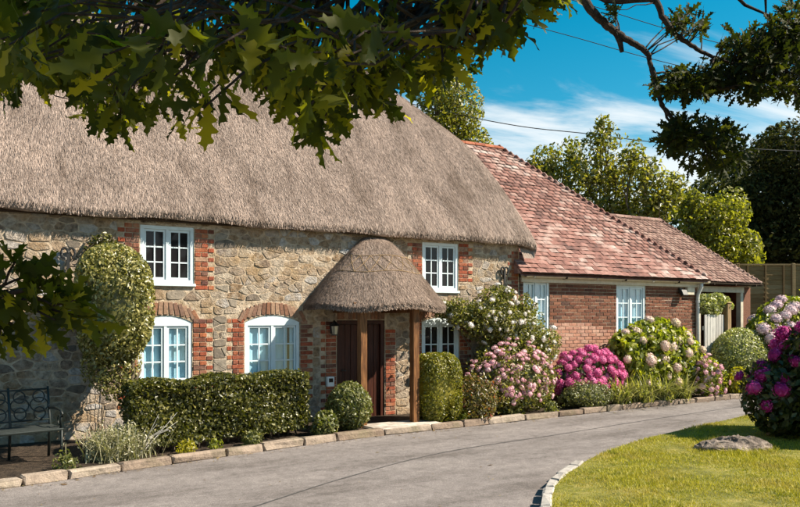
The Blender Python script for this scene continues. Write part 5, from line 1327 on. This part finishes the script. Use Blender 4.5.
# right oak: trunk beyond the right edge, dark twigs against the sky
r = np.random.RandomState(91)
oak2 = thing('oak_tree', 'farther oak whose dark leafy boughs dangle at the top right', 'tree', (6.4, -14.8, .1), 'oaks overhanging the lane')
b = MB(); b.tube([(6.4, -14.8, 0), (6.4, -14.7, 2), (6.3, -14.4, 4.4), (6.2, -13.9, 7), (6.4, -13.2, 10)], [.42, .34, .3, .24, .1], 12); b.obj('trunk', M_OAKBARK, oak2, True)
def bough(pts, r0, r1, root=None):
    P = [tuple(cw(*p)) for p in pts]
    if root: P = [root] + P
    C_ = curve(P, 8); C_[1:-1] += r.normal(0, .004, C_[1:-1].shape); b = MB(); b.tube([Vector(p) for p in C_], list(np.linspace(r0, r1, len(C_))), 7); b.obj('branch', M_OAKBARK, oak2, True); return C_
B1 = bough([(480, -230, 7), (560, -40, 6.6), (586, 2, 6.5), (606, 25, 6.5), (624, 38, 6.5), (646, 52, 6.5), (652, 70, 6.5), (660, 98, 6.5), (672, 128, 6.5)], .055, .01, (6.2, -13.9, 6.8))
B2 = bough([(640, -60, 6.2), (657, 2, 6.2), (672, 30, 6.2), (694, 47, 6.2), (716, 58, 6.2), (745, 66, 6.2)], .036, .009, (6.2, -13.8, 7.2))
B3 = bough([(900, -40, 6.4), (840, 20, 6.3), (790, 55, 6.3), (740, 85, 6.3), (690, 88, 6.3)], .05, .008, (6.3, -14.3, 4.9))
B4 = bough([(652, 68, 6.5), (664, 108, 6.5), (688, 130, 6.4), (715, 140, 6.4), (740, 152, 6.4)], .022, .008)
for P_, R_ in (([cw(614, 28, 6.5), cw(620, 42, 6.5), cw(622, 52, 6.5)], [.03, .025, .018]), ([cw(720, -20, 6.4), cw(745, 5, 6.4), cw(775, 18, 6.4)], [.02, .015, .008]), ([cw(765, -20, 6.4), cw(766, 15, 6.4)], [.018, .008])):
    b = MB(); b.tube(P_, R_, 6); b.obj('branch', M_OAKBARK, oak2, True)
LPa = np.concatenate([B1[40:], B2[16:], B3[8:], B4]); tips = []; tw = MB()
for (x, y, rx, ry, n_) in ((672, 84, 20, 12, 20), (700, 82, 28, 16, 34), (740, 74, 34, 20, 46), (782, 62, 32, 26, 46), (800, 90, 20, 14, 16), (672, 140, 16, 14, 18), (700, 150, 26, 22, 40), (722, 135, 18, 14, 18), (735, 158, 14, 16, 16), (690, 122, 14, 8, 8), (690, 22, 22, 12, 14), (745, 45, 30, 14, 20), (790, 20, 22, 16, 22), (612, 14, 5, 6, 3), (760, 92, 26, 10, 14), (770, 40, 30, 16, 20), (810, 40, 30, 30, 25)):
    for _ in range(int(n_*1.6)):
        a = r.uniform(0, 6.283); q_ = math.sqrt(r.rand()); Z = r.uniform(5.9, 6.9); p = np.array(cw(x+rx*q_*math.cos(a), y+ry*q_*math.sin(a), Z)); j = np.argmin(((LPa-p)**2).sum(1))
        d = p-LPa[j]+r.normal(0, .05, 3); tips.append((p, d, r.uniform(.085, .12))); tw.tube(wig(LPa[j], p, r, 4), [.007, .006, .005, .004, .003], 4)
tag(tw.obj('twigs', M_OAKBARK, oak2, True), kind='stuff')
build_oak(oak2, leaf_frames(tips, r, 6, 1.1, .2), L_OAK2, 300)
# clumps and boughs added above the view to shade bench corner and lane
q = []; CR = []
for (x, y, z, a) in ((6.7, -5.4, 7.9, .75), (5.6, -5.4, 8.2, .9), (6.2, -6.6, 7.9, .9), (5.2, -8.0, 8.4, 1.2), (7.2, -11.0, 8.6, 1.2)):
    P, Nn = blob((x, y, z), (a, a, a*.7), 3600, r, .9, .3); q.append(leaves(P, Nn, .17, r, .55, .9, .2)); CR.append((x, y, z))
tag(new('crown', np_mesh('crown', *join(q), L_OAK2), oak2), kind='stuff')
b = MB()
for e_ in CR: b.tube(wig((6.3, -13.5, 8.6), e_, r, 6, .05), [.13, .11, .09, .07, .05, .035, .02], 7)
b.obj('boughs', M_OAKBARK, oak2, True)

# ------------------------------------------------------------------ overhead cables
def cable(pts, rad, label):
    C_ = curve([tuple(cw(*p)) for p in pts], 10); b = MB(); b.tube([Vector(p) for p in C_], rad, 5); tag(b.obj('overhead_cable', M_CABLE, None, True), label, 'cable', 'overhead cables across the sky')
cable([(300, -35, 22), (548, 30, 22), (680, 66, 22), (950, 128, 22)], .011, 'middle overhead cable crossing the blue gap between the two oaks')
cable([(380, -52, 24), (572, 0, 24), (700, 38, 24), (950, 100, 24)], .012, 'uppermost overhead cable, running behind the top right oak bough')
cable([(300, 78, 30), (490, 121, 30), (590, 134, 30), (700, 146, 30), (950, 158, 30)], .018, 'lowest overhead cable, passing just over the light trees')
